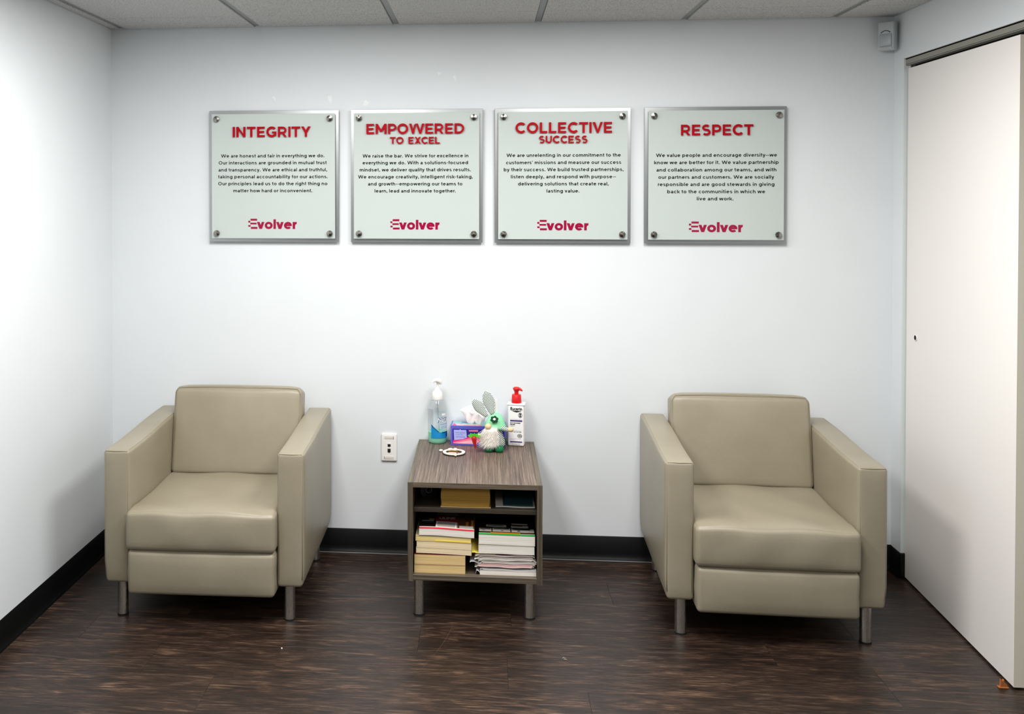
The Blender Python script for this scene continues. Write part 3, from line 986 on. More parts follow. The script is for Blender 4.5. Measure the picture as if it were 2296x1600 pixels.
c_grey = plain('grey_cover', '#8a8379', .6)
c_red = plain('red_cover', '#7c1b1c', .5)
c_cream = plain('cream_cover', '#c9b48a', .6)
c_yel = plain('yellow_cover', '#e6c94e', .5)
c_white = plain('white_cover', '#d9d4cc', .5)
c_dark = plain('dark_cover', '#15171a', .5)
GL, GR, GM = 'books in the left stack on the lower shelf', 'catalogs in the right stack on the lower shelf', 'magazines piled on the lower shelf right side'
zb = .1625
book('phone_book', 'lowest tan-paged phone book of the left stack on the lower shelf', 1.399, 1.588, zb, .1925, P_tan, c_cream, group=GL, over=0)
book('phone_book', 'tan-paged phone book second from bottom of the left stack', 1.3995, 1.588, .1930, .2315, P_tan, c_red, group=GL)
wv = lambda u: -.006 * max(0, u - .35) ** 1.5 / .5
book('catalog', 'cream-paged catalog directly above the two tan phone books', 1.406, 1.611, .2360, .2560, P_cream, c_white, group=GL, wf=lambda u: -.0045 * u * u)
book('catalog', 'pale catalog with wavy pages under the yellow-edged one, left stack', 1.408, 1.611, .2565, .2800, P_cream, c_cream, group=GL, wf=lambda u: -.0045 * u * u)
book('catalog', 'thick catalog with bright yellow lower edge below the red-banded one', 1.404, 1.609, .2812, .3005, P_yellow, c_cream, group=GL, wf=lambda u: -.005 * u * u, ct=.0012)
obj('yellow_pages', wavy(-.03, .1026, -.1362, .10, .0012, .0058, lambda u: -.0018 - .0034 * u * u), c_yel, bpy.data.objects[book_last], 0)
ul = book('catalog', 'glossy product catalog with red band on top of the left stack', 1.417, 1.621, .3025, .3285, P_white, c_grey, group=GL, wf=lambda u: -.004 * u + .0015 * math.sin(u * 5), y0=-.642, cat='book')
# printed cover of the top catalog (flat print)
def pr(name, items, parent, hz0, wf, hx_, mats, ylo):
    m = MB()
    for x0, x1, y0, y1, mi in items:
        n = 6
        v, f = [], []
        for i in range(n + 1):
            x = x0 + (x1 - x0) * i / n
            z = hz0 + wf((x + hx_) / (2 * hx_)) + .0002 + .00003 * mi
            v += [Vector((x, y0, z)), Vector((x, y1, z))]
            if i: f.append([2 * i - 2, 2 * i, 2 * i + 1, 2 * i - 1])
        m.add((v, f), mi=mi)
    return obj(name, m, mats, parent, 0)
pm = [plain('print_white', '#ece6dd', .3), plain('print_black', '#16120f', .3), plain('print_maroon', '#8c1420', .3), plain('print_red', '#e0213a', .35), plain('print_yellow', '#c9a020', .3), plain('print_brown', '#5c3c20', .3), plain('print_blue', '#2e3e4c', .3), plain('print_orange', '#c97f1e', .3), plain('print_green', '#0d9a3a', .3), plain('print_grey', '#b5afa8', .35)]
wfu = lambda u: -.004 * u + .0015 * math.sin(u * 5)
hxu, hyu, hu = .102, .136, .026
items = [(-hxu, hxu, -hyu, -hyu + .014, 3), (-hxu, hxu, -hyu + .014, -hyu + .022, 0),
         (-hxu, -.042, -hyu + .022, hyu, 1), (-.098, -.046, -hyu + .040, -hyu + .052, 0), (-.098, -.05, -hyu + .066, -hyu + .082, 6), (-.07, -.05, -hyu + .100, -hyu + .112, 4), (-.096, -.052, -hyu + .085, -hyu + .092, 9),
         (-.042, .036, -hyu + .022, -hyu + .085, 0), (-.036, .030, -hyu + .026, -hyu + .080, 9), (-.02, .02, -hyu + .034, -hyu + .048, 4), (-.005, .012, -hyu + .046, -hyu + .056, 1), (.018, .026, -hyu + .03, -hyu + .075, 1), (-.02, -.008, -hyu + .055, -hyu + .075, 1),
         (-.044, .04, -hyu + .085, -hyu + .160, 2),
         (.040, hxu, -hyu + .022, hyu, 5), (.046, .098, -hyu + .024, -hyu + .052, 9), (.07, .08, -hyu + .03, -hyu + .10, 7), (.09, .098, -hyu + .04, -hyu + .12, 7), (.05, .06, -hyu + .06, -hyu + .13, 1)]
pr('cover_print', items, ul, hu, wfu, hxu, pm, 0)
v_, f_ = text_raw('ULINE', .03, 3)
mx_ = max(a.x for a in v_)
lm = MB()
lm.add(([Vector((-.033 + a.x / mx_ * .062, -hyu + .112 + a.y * .034, hu + wfu(.45) + .0012)) for a in v_], f_))
obj('cover_lettering', lm, pm[0], ul, 0)
# right stack
zb = .1625
book('thick_catalog', 'thick white-paged catalog at the bottom of the right stack', 1.642, 1.849, zb, .1795, P_white, c_white, group=GR)
yl = [(.1800, .1862, 0, '#b9bcc4', 'crumpled grey-white magazine lying lowest of the thin magazines', .012, .0),
      (.1880, .1925, .0, '#4a4f66', 'thin dark blue covered magazine second lowest of the thin magazines', -.006, .004),
      (.1932, .1985, .0, '#e7b9b2', 'thin pinkish edged magazine third lowest of the thin magazines', -.002, -.004),
      (.1992, .2048, 0, '#7a2d4a', 'thin magazine with plum cover amid the thin magazine pile', .002, .003),
      (.2055, .2105, 0, '#cfc7bf', 'thin magazine with pale cover just above the plum covered one', .010, .006),
      (.2112, .2165, 0, '#3b3a3c', 'thin black covered magazine in the middle of the thin magazine pile', .004, .002),
      (.2172, .2225, 0, '#d9d2c9', 'thin white magazine sticking out left, third from top of its pile', -.007, .005),
      (.2232, .2290, 0, '#272b2f', 'thin dark covered magazine second from top of the thin magazine pile', .002, -.004),
      (.2298, .2375, 0, '#8f5f66', 'thin magazine with rosy cover topmost of the thin magazine pile', -.003, .0)]
for z0, z1, _, cc, lab, dx, dr_ in yl:
    ph = 1.3 + .12 * (z0 - .18) / .006
    r = book('magazine', lab, 1.640 + dx, min(1.8485, 1.838 + dx + dr_), z0, z1 - .0004, P_white, plain('magazine_cover_' + cc[1:], cc, .4), y0=-.64 + random.uniform(-.004, .006), wf=(lambda u, ph=ph: .0012 * math.sin(u * 5 + ph) + .0008 * math.sin(u * 13 + ph * 2)), ct=.0009, cat='magazine', group=GM)
    # curled loose corner sheets at both ends
    hx_ = (min(1.8485, 1.838 + dx + dr_) - 1.640 - dx) / 2
    for s_, L_ in ((-1, random.uniform(.006, .016)), (1, min(random.uniform(.004, .012), 1.8495 - min(1.8485, 1.838 + dx + dr_) + .04 * hx_))):
        pts = [(s_ * hx_ * .96 + s_ * L_ * q / 4, 0, (z1 - z0) * .45 + .0022 * math.sin(q / 4 * 2.2 + ph)) for q in range(5)]
        v, f = [], []
        for i, (a, b, c) in enumerate(pts):
            v += [Vector((a, -.136, c)), Vector((a, .05, c)), Vector((a, -.136, c + .0012)), Vector((a, .05, c + .0012))]
            if i:
                o_ = 4 * i
                f += [[o_ - 4, o_, o_ + 1, o_ - 3], [o_ - 2, o_ - 1, o_ + 3, o_ + 2], [o_ - 4, o_ - 2, o_ + 2, o_]]
        o_ = 4 * (len(pts) - 1)
        f += [[o_, o_ + 2, o_ + 3, o_ + 1]]
        obj('loose_page', (v, f), c_white, r, 0)
book('catalog', 'white-paged catalog between the green banded one and the magazines', 1.637, 1.842, .2415, .2740, P_white, c_white, group=GR, wf=lambda u: .0008 * math.sin(u * 6))
fc = book('catalog', 'product catalog with green band topmost of the right stack', 1.638, 1.844, .2745, .3115, P_white, c_grey, group=GR, y0=-.641, wf=lambda u: .001 * math.cos(u * 3.5))
hxf, hyf, hf = .103, .1355, .037
wff = lambda u: .001 * math.cos(u * 3.5)
items = [(-hxf, hxf, -hyf, -hyf + .014, 8), (-hxf, hxf, -hyf + .014, -hyf + .018, 0), (-hxf, hxf, -hyf + .018, hyf, 1),
         (-.06, .05, -hyf + .013, -hyf + .026, 7), (.0, .04, -hyf + .008, -hyf + .02, 7), (-.10, .10, -hyf + .026, -hyf + .034, 5),
         (-.102, -.056, -hyf + .036, -hyf + .072, 9), (-.052, .014, -hyf + .036, -hyf + .078, 9), (.018, .102, -hyf + .036, -hyf + .075, 9),
         (-.076, .0, -hyf + .088, -hyf + .112, 9), (.018, .082, -hyf + .085, -hyf + .11, 9), (-.07, .0, -hyf + .122, -hyf + .132, 0), (.02, .08, -hyf + .12, -hyf + .135, 9)]
pr('cover_print', items, fc, hf, wff, hxf, pm, 0)
m = MB()
for a, b, c, d in [(-.096, -.060, -hyf + .060, -hyf + .067), (-.048, .010, -hyf + .064, -hyf + .072), (.022, .088, -hyf + .060, -hyf + .069), (-.07, -.012, -hyf + .10, -hyf + .106), (.022, .060, -hyf + .10, -hyf + .105), (-.09, -.08, -hyf + .045, -hyf + .05), (-.02, -.012, -hyf + .044, -hyf + .048), (.04, .05, -hyf + .044, -hyf + .05)]:
    z = hf + .0016
    m.add(([Vector((a, c, z)), Vector((b, c, z)), Vector((b, d, z)), Vector((a, d, z))], [[0, 1, 2, 3]]))
obj('cover_boxes', m, pm[1], fc, 0)
# crumpled paper slips
def slip(name, label, pts, y0, y1, mtl, th=.0012, cat='paper'):
    v, f = [], []
    for i, (x, z) in enumerate(pts):
        v += [Vector((x, y0, z)), Vector((x, y1, z)), Vector((x, y0, z + th)), Vector((x, y1, z + th))]
        if i:
            o_ = 4 * i
            f += [[o_ - 4, o_, o_ + 1, o_ - 3], [o_ - 2, o_ - 1, o_ + 3, o_ + 2], [o_ - 4, o_ - 2, o_ + 2, o_], [o_ - 3, o_ + 1, o_ + 3, o_ - 1]]
    o_ = 4 * (len(pts) - 1)
    f += [[0, 1, 3, 2], [o_, o_ + 2, o_ + 3, o_ + 1]]
    return tag(obj(name, (v, f), mtl, None, 40), label, cat)
slip('paper_sheet', 'yellow paper sheet poking out between the two book stacks', [(1.612, .2413), (1.622, .2425), (1.634, .2395), (1.650, .2383), (1.70, .2383)], -.636, -.48, plain('yellow_paper', '#e2cf5c', .6), .0015)
slip('paper_sheet', 'curled grey paper sheet drooping left out of the magazine pile', [(1.605, .2068), (1.612, .2098), (1.622, .2092), (1.632, .2060), (1.646, .2046)], -.64, -.50, plain('grey_paper', '#b5b1b3', .6), .0007)
slip('paper_sheet', 'folded white paper corner at the lower left of the right stack', [(1.627, .165), (1.630, .1785), (1.637, .176), (1.6415, .1700)], -.642, -.56, plain('white_paper', '#d5d3d6', .6), .0012)
# upper compartment
def pbdef(p, u):
    return p
r = thing('phone_book', 'fat yellow-paged phone book alone on the upper shelf of the side table', 'book', (1.588, -.48, .4015))
prof_ = []
n = 12
for side in (1, -1):
    for i in range(n + 1):
        t_ = i / n if side == 1 else 1 - i / n
        z = .0022 + .0785 * t_
        xw = .0865 + .005 * math.sin(PI * t_)
        prof_.append((side * xw, z))
obj('page_block', prism(prof_, -.135, .12), P_gold, r, 60)
obj('cover', MB().add(box(-.092, .094, -.1355, .121, 0, .0020)).add(box(-.088, .088, -.134, .121, .0808, .0822)), plain('yellow_soft_cover', '#d6b878', .5), r, 0)
tag(obj('magazine', wavy(1.700, 1.846, -.60, -.36, .4022, .4052, lambda u: .0006 * math.sin(u * 7)), P_white, None, 0), 'thin white magazine under the dark folder on the upper shelf', 'magazine')
r = thing('folder', 'dark slate folder on the right of the upper shelf', 'folder', (1.783, -.47, .4062))
obj('cover', MB().add(box(-.055, .055, -.125, .11, 0, .003, .0006)).add(([Vector(p) for p in [(-.055, -.12, .0035), (.055, -.12, .0035), (.058, .10, .045), (-.03, .10, .045), (-.055, -.12, .0048), (.055, -.12, .0048), (.058, .10, .0465), (-.03, .10, .0465)]], [[3, 2, 1, 0], [4, 5, 6, 7], [0, 1, 5, 4], [1, 2, 6, 5], [2, 3, 7, 6], [3, 0, 4, 7]])), plain('slate_folder', '#1d3a40', .45), r, 0)
r = thing('tape_roll', 'black roll with a glinting rim in the dark left of the upper shelf', 'roll', (1.440, -.50, .4015), math.radians(20))
obj('roll', MB().add(lathe([(.012, -.02), (.033, -.02), (.034, -.018), (.034, .018), (.033, .02), (.012, .02), (.012, -.02)], 32, cap=False), Matrix.Translation((0, 0, .034)) @ Matrix.Rotation(PI / 2, 4, 'X')), plain('black_glossy', '#0d0e12', .25), r)
obj('core', MB().add(lathe([(.010, -.021), (.0122, -.021), (.0122, .021), (.010, .021), (.010, -.021)], 24, cap=False), Matrix.Translation((0, 0, .034)) @ Matrix.Rotation(PI / 2, 4, 'X')), plain('grey_core', '#8c8fa0', .3), r)

# ------------------------------------------------------------------ things on the table top
ZT = TZ1 + .0003
# hand sanitizer
hs = thing('sanitizer_bottle', 'clear pump bottle of hand sanitizer with blue label on the side table', 'bottle', (1.457, -.056, ZT))
R0 = .0415
profb = [(.030, 0), (.037, .001), (R0 - .001, .006), (R0, .012), (R0, .125), (.0405, .140), (.037, .158), (.031, .173), (.026, .181), (.0245, .184), (.0245, .189), (.0255, .190)]
M_bottle = m_clear('clear_bottle_plastic', (.975, .985, .985, 1), rough=.05)
obj('bottle', lathe(profb, 48, cap=False), M_bottle, hs, 40)
M_gel = m_clear('green_gel', (.62, .92, .82, 1), rough=.1)
_nt = M_gel.node_tree
_df = _nt.nodes.new('ShaderNodeBsdfDiffuse'); _df.inputs[0].default_value = hexc('#9adcc2')
_m2 = _nt.nodes.new('ShaderNodeMixShader'); _m2.inputs[0].default_value = .55
_old = _nt.nodes['Material Output'].inputs[0].links[0].from_socket
_nt.links.new(_old, _m2.inputs[1]); _nt.links.new(_df.outputs[0], _m2.inputs[2]); _nt.links.new(_m2.outputs[0], _nt.nodes['Material Output'].inputs[0])
obj('gel', lathe([(.029, .0015), (.036, .0025), (R0 - .0025, .0075), (R0 - .002, .013), (R0 - .002, .048), (.0005, .0485)], 48), M_gel, hs, 40)
obj('collar', lathe([(.0275, .182), (.0275, .1865), (.0235, .1868)], 40), plain('clear_grey_collar', '#b7bbbd', .2), hs, 40)
obj('pump_cap', lathe([(.0225, .187), (.0232, .189), (.0228, .200), (.0205, .214), (.0150, .220), (.0105, .226), (.0085, .232), (.0075, .236)], 40), M_plastic, hs, 60)
m = MB().add(lathe([(.0045, .20), (.0045, .250)], 16))
m.add(tube([(.006, 0, .248), (.004, 0, .255), (.002, 0, .262)], [.006, .008, .010], 16))
m.add(tube([(.014, -.0, .250), (.012, -.002, .258), (.006, -.004, .265), (-.004, -.008, .268), (-.014, -.012, .265), (-.019, -.014, .259)], [.006, .009, .0105, .009, .006, .0035], 14))
obj('pump_head', m, M_plastic, hs, 60)
obj('dip_tube', tube([(0, 0, .19), (.004, 0, .1), (.012, 0, .01)], .0022, 8), m_clear('dip_tube_plastic', (.85, .88, .9, 1)), hs, 60)
def wrap(poly_fn, a0, a1, z0f, z1f, rr_, n=20, kz=1):
    v, f = [], []
    for i in range(n + 1):
        u = i / n
        a = math.radians(a0 + (a1 - a0) * u)
        za, zb_ = z0f(u), z1f(u)
        for k in range(kz + 1):
            z = za + (zb_ - za) * k / kz
            v.append(Vector((rr_ * math.cos(a), rr_ * math.sin(a), z)))
    for i in range(n):
        for k in range(kz):
            o_ = i * (kz + 1) + k
            f.append([o_, o_ + kz + 1, o_ + kz + 2, o_ + 1])
    return v, f
M_lblue = plain('blue_label', '#1186c4', .35)
M_lnavy = plain('navy_label', '#0f4c86', .35)
M_lpale = m_clear('pale_label_film', (.90, .94, .97, 1), rough=.2)
M_lback = m_clear('rear_label_film', (.84, .83, .86, 1), rough=.2)
obj('rear_label', wrap(None, 195, 248, lambda u: .055, lambda u: .148, R0 + .0002, 12), M_lback, hs, 180)
obj('front_label', wrap(None, 262, 352, lambda u: .028, lambda u: .142, R0 + .0002, 20), M_lpale, hs, 180)
m = MB().add(wrap(None, 235, 356, lambda u: .026, lambda u: (.082 - .070 * u) if u < .45 else .0505, R0 + .0006, 24), mi=0)
m.add(wrap(None, 236, 280, lambda u: .078 - .028 * u, lambda u: .084 - .029 * u, R0 + .0009, 10), mi=1)
m.add(wrap(None, 300, 356, lambda u: .0465, lambda u: .052, R0 + .0009, 10), mi=1)
m.add(wrap(None, 330, 356, lambda u: .030, lambda u: .0465, R0 + .0009, 6), mi=1)
obj('blue_wave', m, [M_lblue, M_lnavy], hs, 180)
def wrap_text(body, ang_c, zc, hgt, wid, rr_, off=.02, slant=0):
    v, f = text_raw(body, off, 3)
    mnx, mxx = min(a.x for a in v), max(a.x for a in v)
    out = []
    for a in v:
        x = (a.x - (mnx + mxx) / 2) / (mxx - mnx) * wid
        z = a.y * hgt + slant * x
        x += .22 * z
        an = math.radians(ang_c) + x / rr_
        out.append(Vector((rr_ * math.cos(an), rr_ * math.sin(an), zc + z)))
    return out, f
obj('label_name', MB().add(wrap_text('Natu', 305, .0975, .024, .046, R0 + .0008, .085, .12), mi=0).add(wrap_text('Natu', 305, .0975, .024, .046, R0 + .0013, .01, .12), mi=1), [M_lnavy, M_plastic], hs, 0)
m = MB().add(wrap(None, 300, 328, lambda u: .122, lambda u: .131, R0 + .0008, 8), mi=0)
m.add(wrap(None, 288, 340, lambda u: .084, lambda u: .086, R0 + .0008, 8), mi=1)
m.add(wrap(None, 296, 344, lambda u: .074, lambda u: .0755, R0 + .0008, 8), mi=1).add(wrap(None, 296, 340, lambda u: .068, lambda u: .0695, R0 + .0008, 8), mi=1)
obj('label_marks', m, [M_plastic, plain('steel_blue', '#5d8fb4', .4)], hs, 180)

# lotion bottle
lb = thing('lotion_bottle', 'white lotion pump bottle with red pump and purple bars on its label', 'bottle', (1.7935, -.078, ZT), math.radians(-8))
obj('bottle', rbox(-.0345, .0345, -.023, .023, 0, .176, .007, (14, 12, 20), (0, .0015, 0)), plain('white_glossy_plastic', '#eeecec', .3), lb, 60)
obj('shoulder', rbox(-.0378, .0378, -.0255, .0255, .172, .1805, .004, (14, 12, 10)), plain('white_glossy_plastic_2', '#f2f0f0', .3), lb, 60)
M_pump = plain('red_pump_plastic', '#cf0a12', .35)
obj('pump_collar', lathe([(.0212, .1806), (.0214, .184), (.0192, .214), (.0180, .2155), (.0105, .216)], 32), M_pump, lb, 60)
m = MB().add(lathe([(.0090, .2155), (.0088, .226), (.0100, .2295), (.0145, .2365), (.0155, .2405), (.0140, .2440), (.008, .247), (.0005, .2475)], 28))
m.add(tube([(.004, 0, .2405), (.014, -.004, .2395), (.022, -.007, .2355), (.026, -.008, .2315)], [.0075, .0062, .0042, .002], 12))
obj('pump_head', m, M_pump, lb, 60)
yb_ = -.0252
M_purple = plain('purple_print', '#351a6e', .4)
M_gink = plain('grey_print', '#8b8a90', .5)
m = MB()
m.add(text_fit('Eucerin', -.0225, .0262, .1535, .0128, .02, 3, .0003, yb_), mi=0)
m.add(prism([(-.018, .1508), (.0245, .1508), (.004, .1448), (.002, .1448)][::-1], yb_ - .0003, yb_), mi=0)
m.add(box(-.0235, .027, yb_ - .0003, yb_, .1060, .1115), mi=1)
m.add(box(-.0235, .027, yb_ - .0003, yb_, .0180, .0220), mi=1)
m.add(text_fit('ROUGHNESS', -.0235, .0195, .0975, .0040, .03, 2, .0003, yb_), mi=0)
m.add(text_fit('RELIEF', -.0235, -.003, .0905, .0040, .03, 2, .0003, yb_), mi=0)
m.add(text_fit('lotion', -.0225, -.006, .0848, .0028, .0, 2, .0003, yb_), mi=2)
for z, xa, xb in ((.1145, -.0235, .027), (.0665, -.0235, .022), (.0325, -.0235, .022), (.0285, -.0235, -.004), (.0130, -.022, .018)):
    m.add(text_fit('the end of rough or dry skin', xa, xb, z, .0018, .0, 1, .0002, yb_), mi=2)
m.add(text_fit('for very dry skin', -.021, .0235, .0610, .0028, .03, 2, .0003, yb_), mi=0)
m.add(text_fit('16.9 fl oz', -.014, .018, .0075, .0028, 0, 2, .0003, yb_), mi=2)
for (ex, ez, rx, rz) in ((.0185, .1330, .0078, .0105), (.0165, .0455, .0098, .0075)):
    rg = []
    for q in range(28):
        a0, a1 = 2 * PI * q / 28, 2 * PI * (q + 1) / 28
        m.add(prism([(ex + rx * math.cos(a0), ez + rz * math.sin(a0)), (ex + rx * math.cos(a1), ez + rz * math.sin(a1)), (ex + rx * .82 * math.cos(a1), ez + rz * .82 * math.sin(a1)), (ex + rx * .82 * math.cos(a0), ez + rz * .82 * math.sin(a0))], yb_ - .0003, yb_), mi=0)
m.add(prism([(.0145, .139), (.0225, .139), (.0200, .133), (.0225, .127), (.0145, .127), (.0170, .133)][::-1], yb_ - .0003, yb_), mi=0)
m.add(text_fit('48h', .0105, .0225, .0435, .0045, .02, 2, .0003, yb_), mi=0)
obj('label_print', m, [M_black_ink, M_purple, M_gink], lb, 0)

# tissue box
tx = thing('tissue_box', 'blue and violet tissue box behind the gnome on the side table', 'box', (1.633, -.060, ZT), math.radians(-1.5))
HXT, HYT, HT = .116, .047, .083
obj('carton', box(-HXT, HXT, -HYT, HYT, 0, HT, .0012), plain('violet_carton', '#5b5cc0', .35), tx, 0)
yy = -HYT - .0002
fm = [plain('carton_navy', '#1d1a88', .35), plain('carton_pink', '#f0789a', .35), plain('carton_magenta', '#e01d77', .35), plain('note_lilac', '#a9aee8', .5), plain('carton_blue', '#2c4fa6', .35), plain('carton_pale_pink', '#f3b3c2', .35), plain('handwriting', '#4b4f9e', .5), plain('carton_teal', '#7fb5b4', .35), plain('pin_white', '#f2f0f4', .3)]
m = MB()
def fq(pts, mi, lay):
    m.add(([Vector((a, yy - lay * .0001, b)) for a, b in pts], [list(range(len(pts)))]), mi=mi)
fq([(-.108, .006), (.110, .006), (.110, .070), (-.108, .070)], 0, 1)
fq([(-.106, .012), (-.106, .022), (-.025, .042), (.0, .050), (.0, .038)], 2, 2)
fq([(-.106, .008), (-.106, .013), (-.02, .036), (.015, .040), (.05, .006)], 1, 3)
fq([(-.098, .008), (-.05, .020), (-.01, .026), (.02, .008)], 5, 4)
fq([(-.005, .012), (.03, .026), (.11, .030), (.11, .006), (.0, .006)], 4, 5)
fq([(-.038, .060), (.0, .060), (.0, .068), (-.040, .066)], 1, 5)
fq([(-.040, .047), (-.032, .038), (-.014, .034), (-.012, .052)], 5, 5)
fq([(-.101, .022), (-.062, .027), (-.0475, .034), (-.050, .066), (-.103, .066)], 3, 6)
fq([(-.078, .065), (-.076, .070), (-.074, .065)], 8, 7)
for k in range(4):
    fq([(.08 - .02 * k, .05), (.094 - .02 * k, .054), (.09 - .02 * k, .065), (.076 - .02 * k, .062)], 4, 6)
obj('front_print', m, fm, tx, 0)
m = MB()
for wd, x0, x1, z, h in (('Seek great', -.096, -.056, .052, .0062), ('to be the', -.095, -.063, .0435, .0052), ('amazing', -.094, -.056, .034, .0062)):
    m.add(text_fit(wd, x0, x1, z, h, -.01, 2, 0, yy - .0009))
obj('note_writing', m, fm[6], tx, 0)
m = MB()
def tq(pts, mi, lay):
    m.add(([Vector((a, b, HT + .0002 + lay * .0001)) for a, b in pts], [list(range(len(pts)))]), mi=mi)
tq([(-.110, -.043), (.110, -.043), (.110, .043), (-.110, .043)], 7, 0)
tq([(-.110, -.043), (.02, -.043), (.0, -.02), (-.105, -.008)], 2, 1)
tq([(-.085, -.038), (.0, -.036), (.02, -.02), (-.07, -.016)], 5, 2)
tq([(-.09, -.043), (-.06, -.043), (-.08, -.01), (-.10, -.01)], 5, 3)
tq([(-.075, .012), (-.02, .012), (-.025, .026), (-.07, .026)], 6, 1)
tq([(.03, -.043), (.11, -.043), (.11, .043), (.06, .043)], 4, 1)
obj('top_print', m, fm, tx, 0)
def tissue(cx_, cy_, h, r0, seed):
    rnd = random.Random(seed)
    ph = [rnd.uniform(0, 6.28) for _ in range(6)]
    v, f = [], []
    n, mm = 48, 14
    for i in range(mm + 1):
        u = i / mm
        for k in range(n):
            a = 2 * PI * k / n
            base_r = r0 * (.45 + .75 * u ** .7) if u < .8 else r0 * (1.1 - 3.6 * (u - .8))
            rr_ = base_r * (1 + .20 * math.sin(3 * a + ph[0] + 3 * u) + .16 * math.sin(5 * a + ph[1] - 4 * u) + .10 * math.sin(9 * a + ph[2]))
            z = h * u + .005 * math.sin(2 * a + ph[3]) * u + .006 * math.sin(5 * a + ph[4] + 6 * u) * u
            v.append(Vector((cx_ + rr_ * math.cos(a), cy_ + rr_ * .55 * math.sin(a), HT + z)))
    for i in range(mm):
        for k in range(n):
            k2 = (k + 1) % n
            f.append([i * n + k, i * n + k2, (i + 1) * n + k2, (i + 1) * n + k])
    f.append([mm * n + k for k in range(n)])
    return v, f
M_tis = plain('white_tissue', '#f1eeec', .9, Subsurface_Weight=.0)
obj('tissue', MB().add(tissue(-.032, .005, .068, .030, 4)).add(tissue(.006, .0, .045, .024, 9)), M_tis, tx, 60)

# gnome
gn = thing('plush_gnome', 'green checked plush gnome with bunny ears and white beard on side table', 'plush toy', (1.698, -.168, ZT))
def m_hound(name, sc, rot=(0, 0, 0)):
    m = mat(name, '#ffffff', .9)
    t = NT(m)
    v = t.coords(rot=rot)
    ck = t.n('ShaderNodeTexChecker', i_Scale=sc)
    ck.inputs[1].default_value = hexc('#eef1ec'); ck.inputs[2].default_value = hexc('#0d3b2a')
    wv_ = t.n('ShaderNodeMapping'); wv_.inputs['Scale'].default_value = (1, 0.001, 1)
    wv_.inputs['Location'].default_value = (.0007, 0.0003, .0011)
    t.l(v, wv_.inputs[0]); t.l(wv_.outputs[0], ck.inputs[0])
    t.base(ck.outputs[0])
    t.bump(t.noise(v, 900, 2), .3, .0005)
    return m
M_hound = m_hound('green_houndstooth', 270)
M_hear = m_hound('green_houndstooth_ear', 270, (0, math.radians(20), 0))
M_knit = mat('mint_knit', '#8fe0ac', .9)
t = NT(M_knit); wv_ = t.n('ShaderNodeTexWave', i_Scale=190.0); wv_.bands_direction = 'X'
t.l(t.coords(), wv_.inputs[0]); t.base(t.ramp(wv_.outputs[0], [(0, '#6cc98f'), (.6, '#a5ecbd')])); t.bump(wv_.outputs[0], .5, .001)
M_dgreen = plain('dark_green_felt', '#0a6b40', .95)
M_dgreen2 = plain('deep_green_felt', '#08452c', .95)
M_wood = plain('pale_wood_ball', '#dfc195', .5)
M_fur = plain('white_fur', '#fffaf3', .95)
_nt = M_fur.node_tree
_tl = _nt.nodes.new('ShaderNodeBsdfTranslucent'); _tl.inputs[0].default_value = (1, .97, .93, 1)
_mx = _nt.nodes.new('ShaderNodeMixShader'); _mx.inputs[0].default_value = .15
_nt.links.new(_nt.nodes['Principled BSDF'].outputs[0], _mx.inputs[1]); _nt.links.new(_tl.outputs[0], _mx.inputs[2]); _nt.links.new(_mx.outputs[0], _nt.nodes['Material Output'].inputs[0])
obj('body', lathe([(.020, .012), (.038, .015), (.047, .024), (.0455, .040), (.039, .062), (.031, .085), (.024, .102), (.012, .11)], 40, 1, .85), M_hound, gn, 60)
obj('rear_pouch', MB().add(ellip(.014, .016, .030, .040, .030, .026)), M_dgreen2, gn, 60)
for fx in (-.0215, .0215):
    obj('foot', rbox(fx - .0165, fx + .0165, -.050, -.018, 0, .026, .011, (12, 12, 12), (.002, .002, .002)), M_dgreen, gn, 180)
# hat: slumped cone with turned-up right corner
def hat_shape():
    prof = [(.0405, .086), (.043, .090), (.0425, .100), (.038, .118), (.031, .134), (.022, .147), (.010, .155), (.0005, .157)]
    v, f = lathe(prof, 40, 1, .85)
    out = []
    for a in v:
        k = (a.z - .086) / .07
        a = a.copy()
        a.x += .004 + .004 * k
        if a.x > .03 and a.z < .11: a.x += .008 * (1 - (a.z - .086) / .025); a.z -= .003
        if a.z < .10: a.z += .012 * max(0, -a.y / .04) * (1 - abs(a.x) / .05) * .9
        out.append(a)
    return out, f
obj('hat', hat_shape(), M_knit, gn, 60)
def ear(base, tip, wid, ybase):
    b_, t_ = Vector(base), Vector(tip)
    ax = (t_ - b_); L_ = ax.length; ax.normalize()
    sd = Vector((ax.z, 0, -ax.x))
    v, f = [], []
    n, mm = 16, 16
    for i in range(mm + 1):
        u = i / mm
        w = wid * min(1, (.34 + 1.25 * u)) * max(0, 1 - max(0, (u - .45) / .55) ** 2.3) ** .6
        if i == mm: w = .0004
        for k in range(n):
            a = 2 * PI * k / n
            v.append(b_ + ax * (L_ * u) + sd * (w * math.cos(a)) + Vector((0, 1, 0)) * (min(.0055, w * .5) * math.sin(a)))
    for i in range(mm):
        for k in range(n):
            k2 = (k + 1) % n
            f.append([i * n + k, i * n + k2, (i + 1) * n + k2, (i + 1) * n + k])
    f.append(list(range(n))[::-1]); f.append([mm * n + k for k in range(n)])
    return v, f
obj('ear', ear((-.006, -.006, .150), (-.035, -.0, .245), .0245, 0), M_hear, gn, 180)
obj('ear', ear((-.030, -.004, .140), (-.088, .0, .208), .0215, 0), M_hound, gn, 180)
obj('ribbon_loop', MB().add(box(.004, .0135, .006, .0072, .150, .212, .0004)).add(box(-.026, -.0225, -.002, -.001, .138, .176, .0003), Matrix.Rotation(0, 4, 'Y')), M_plastic, gn, 0)
obj('nose', ellip(-.024, -.046, .108, .0135, .0125, .0125), M_wood, gn, 60)
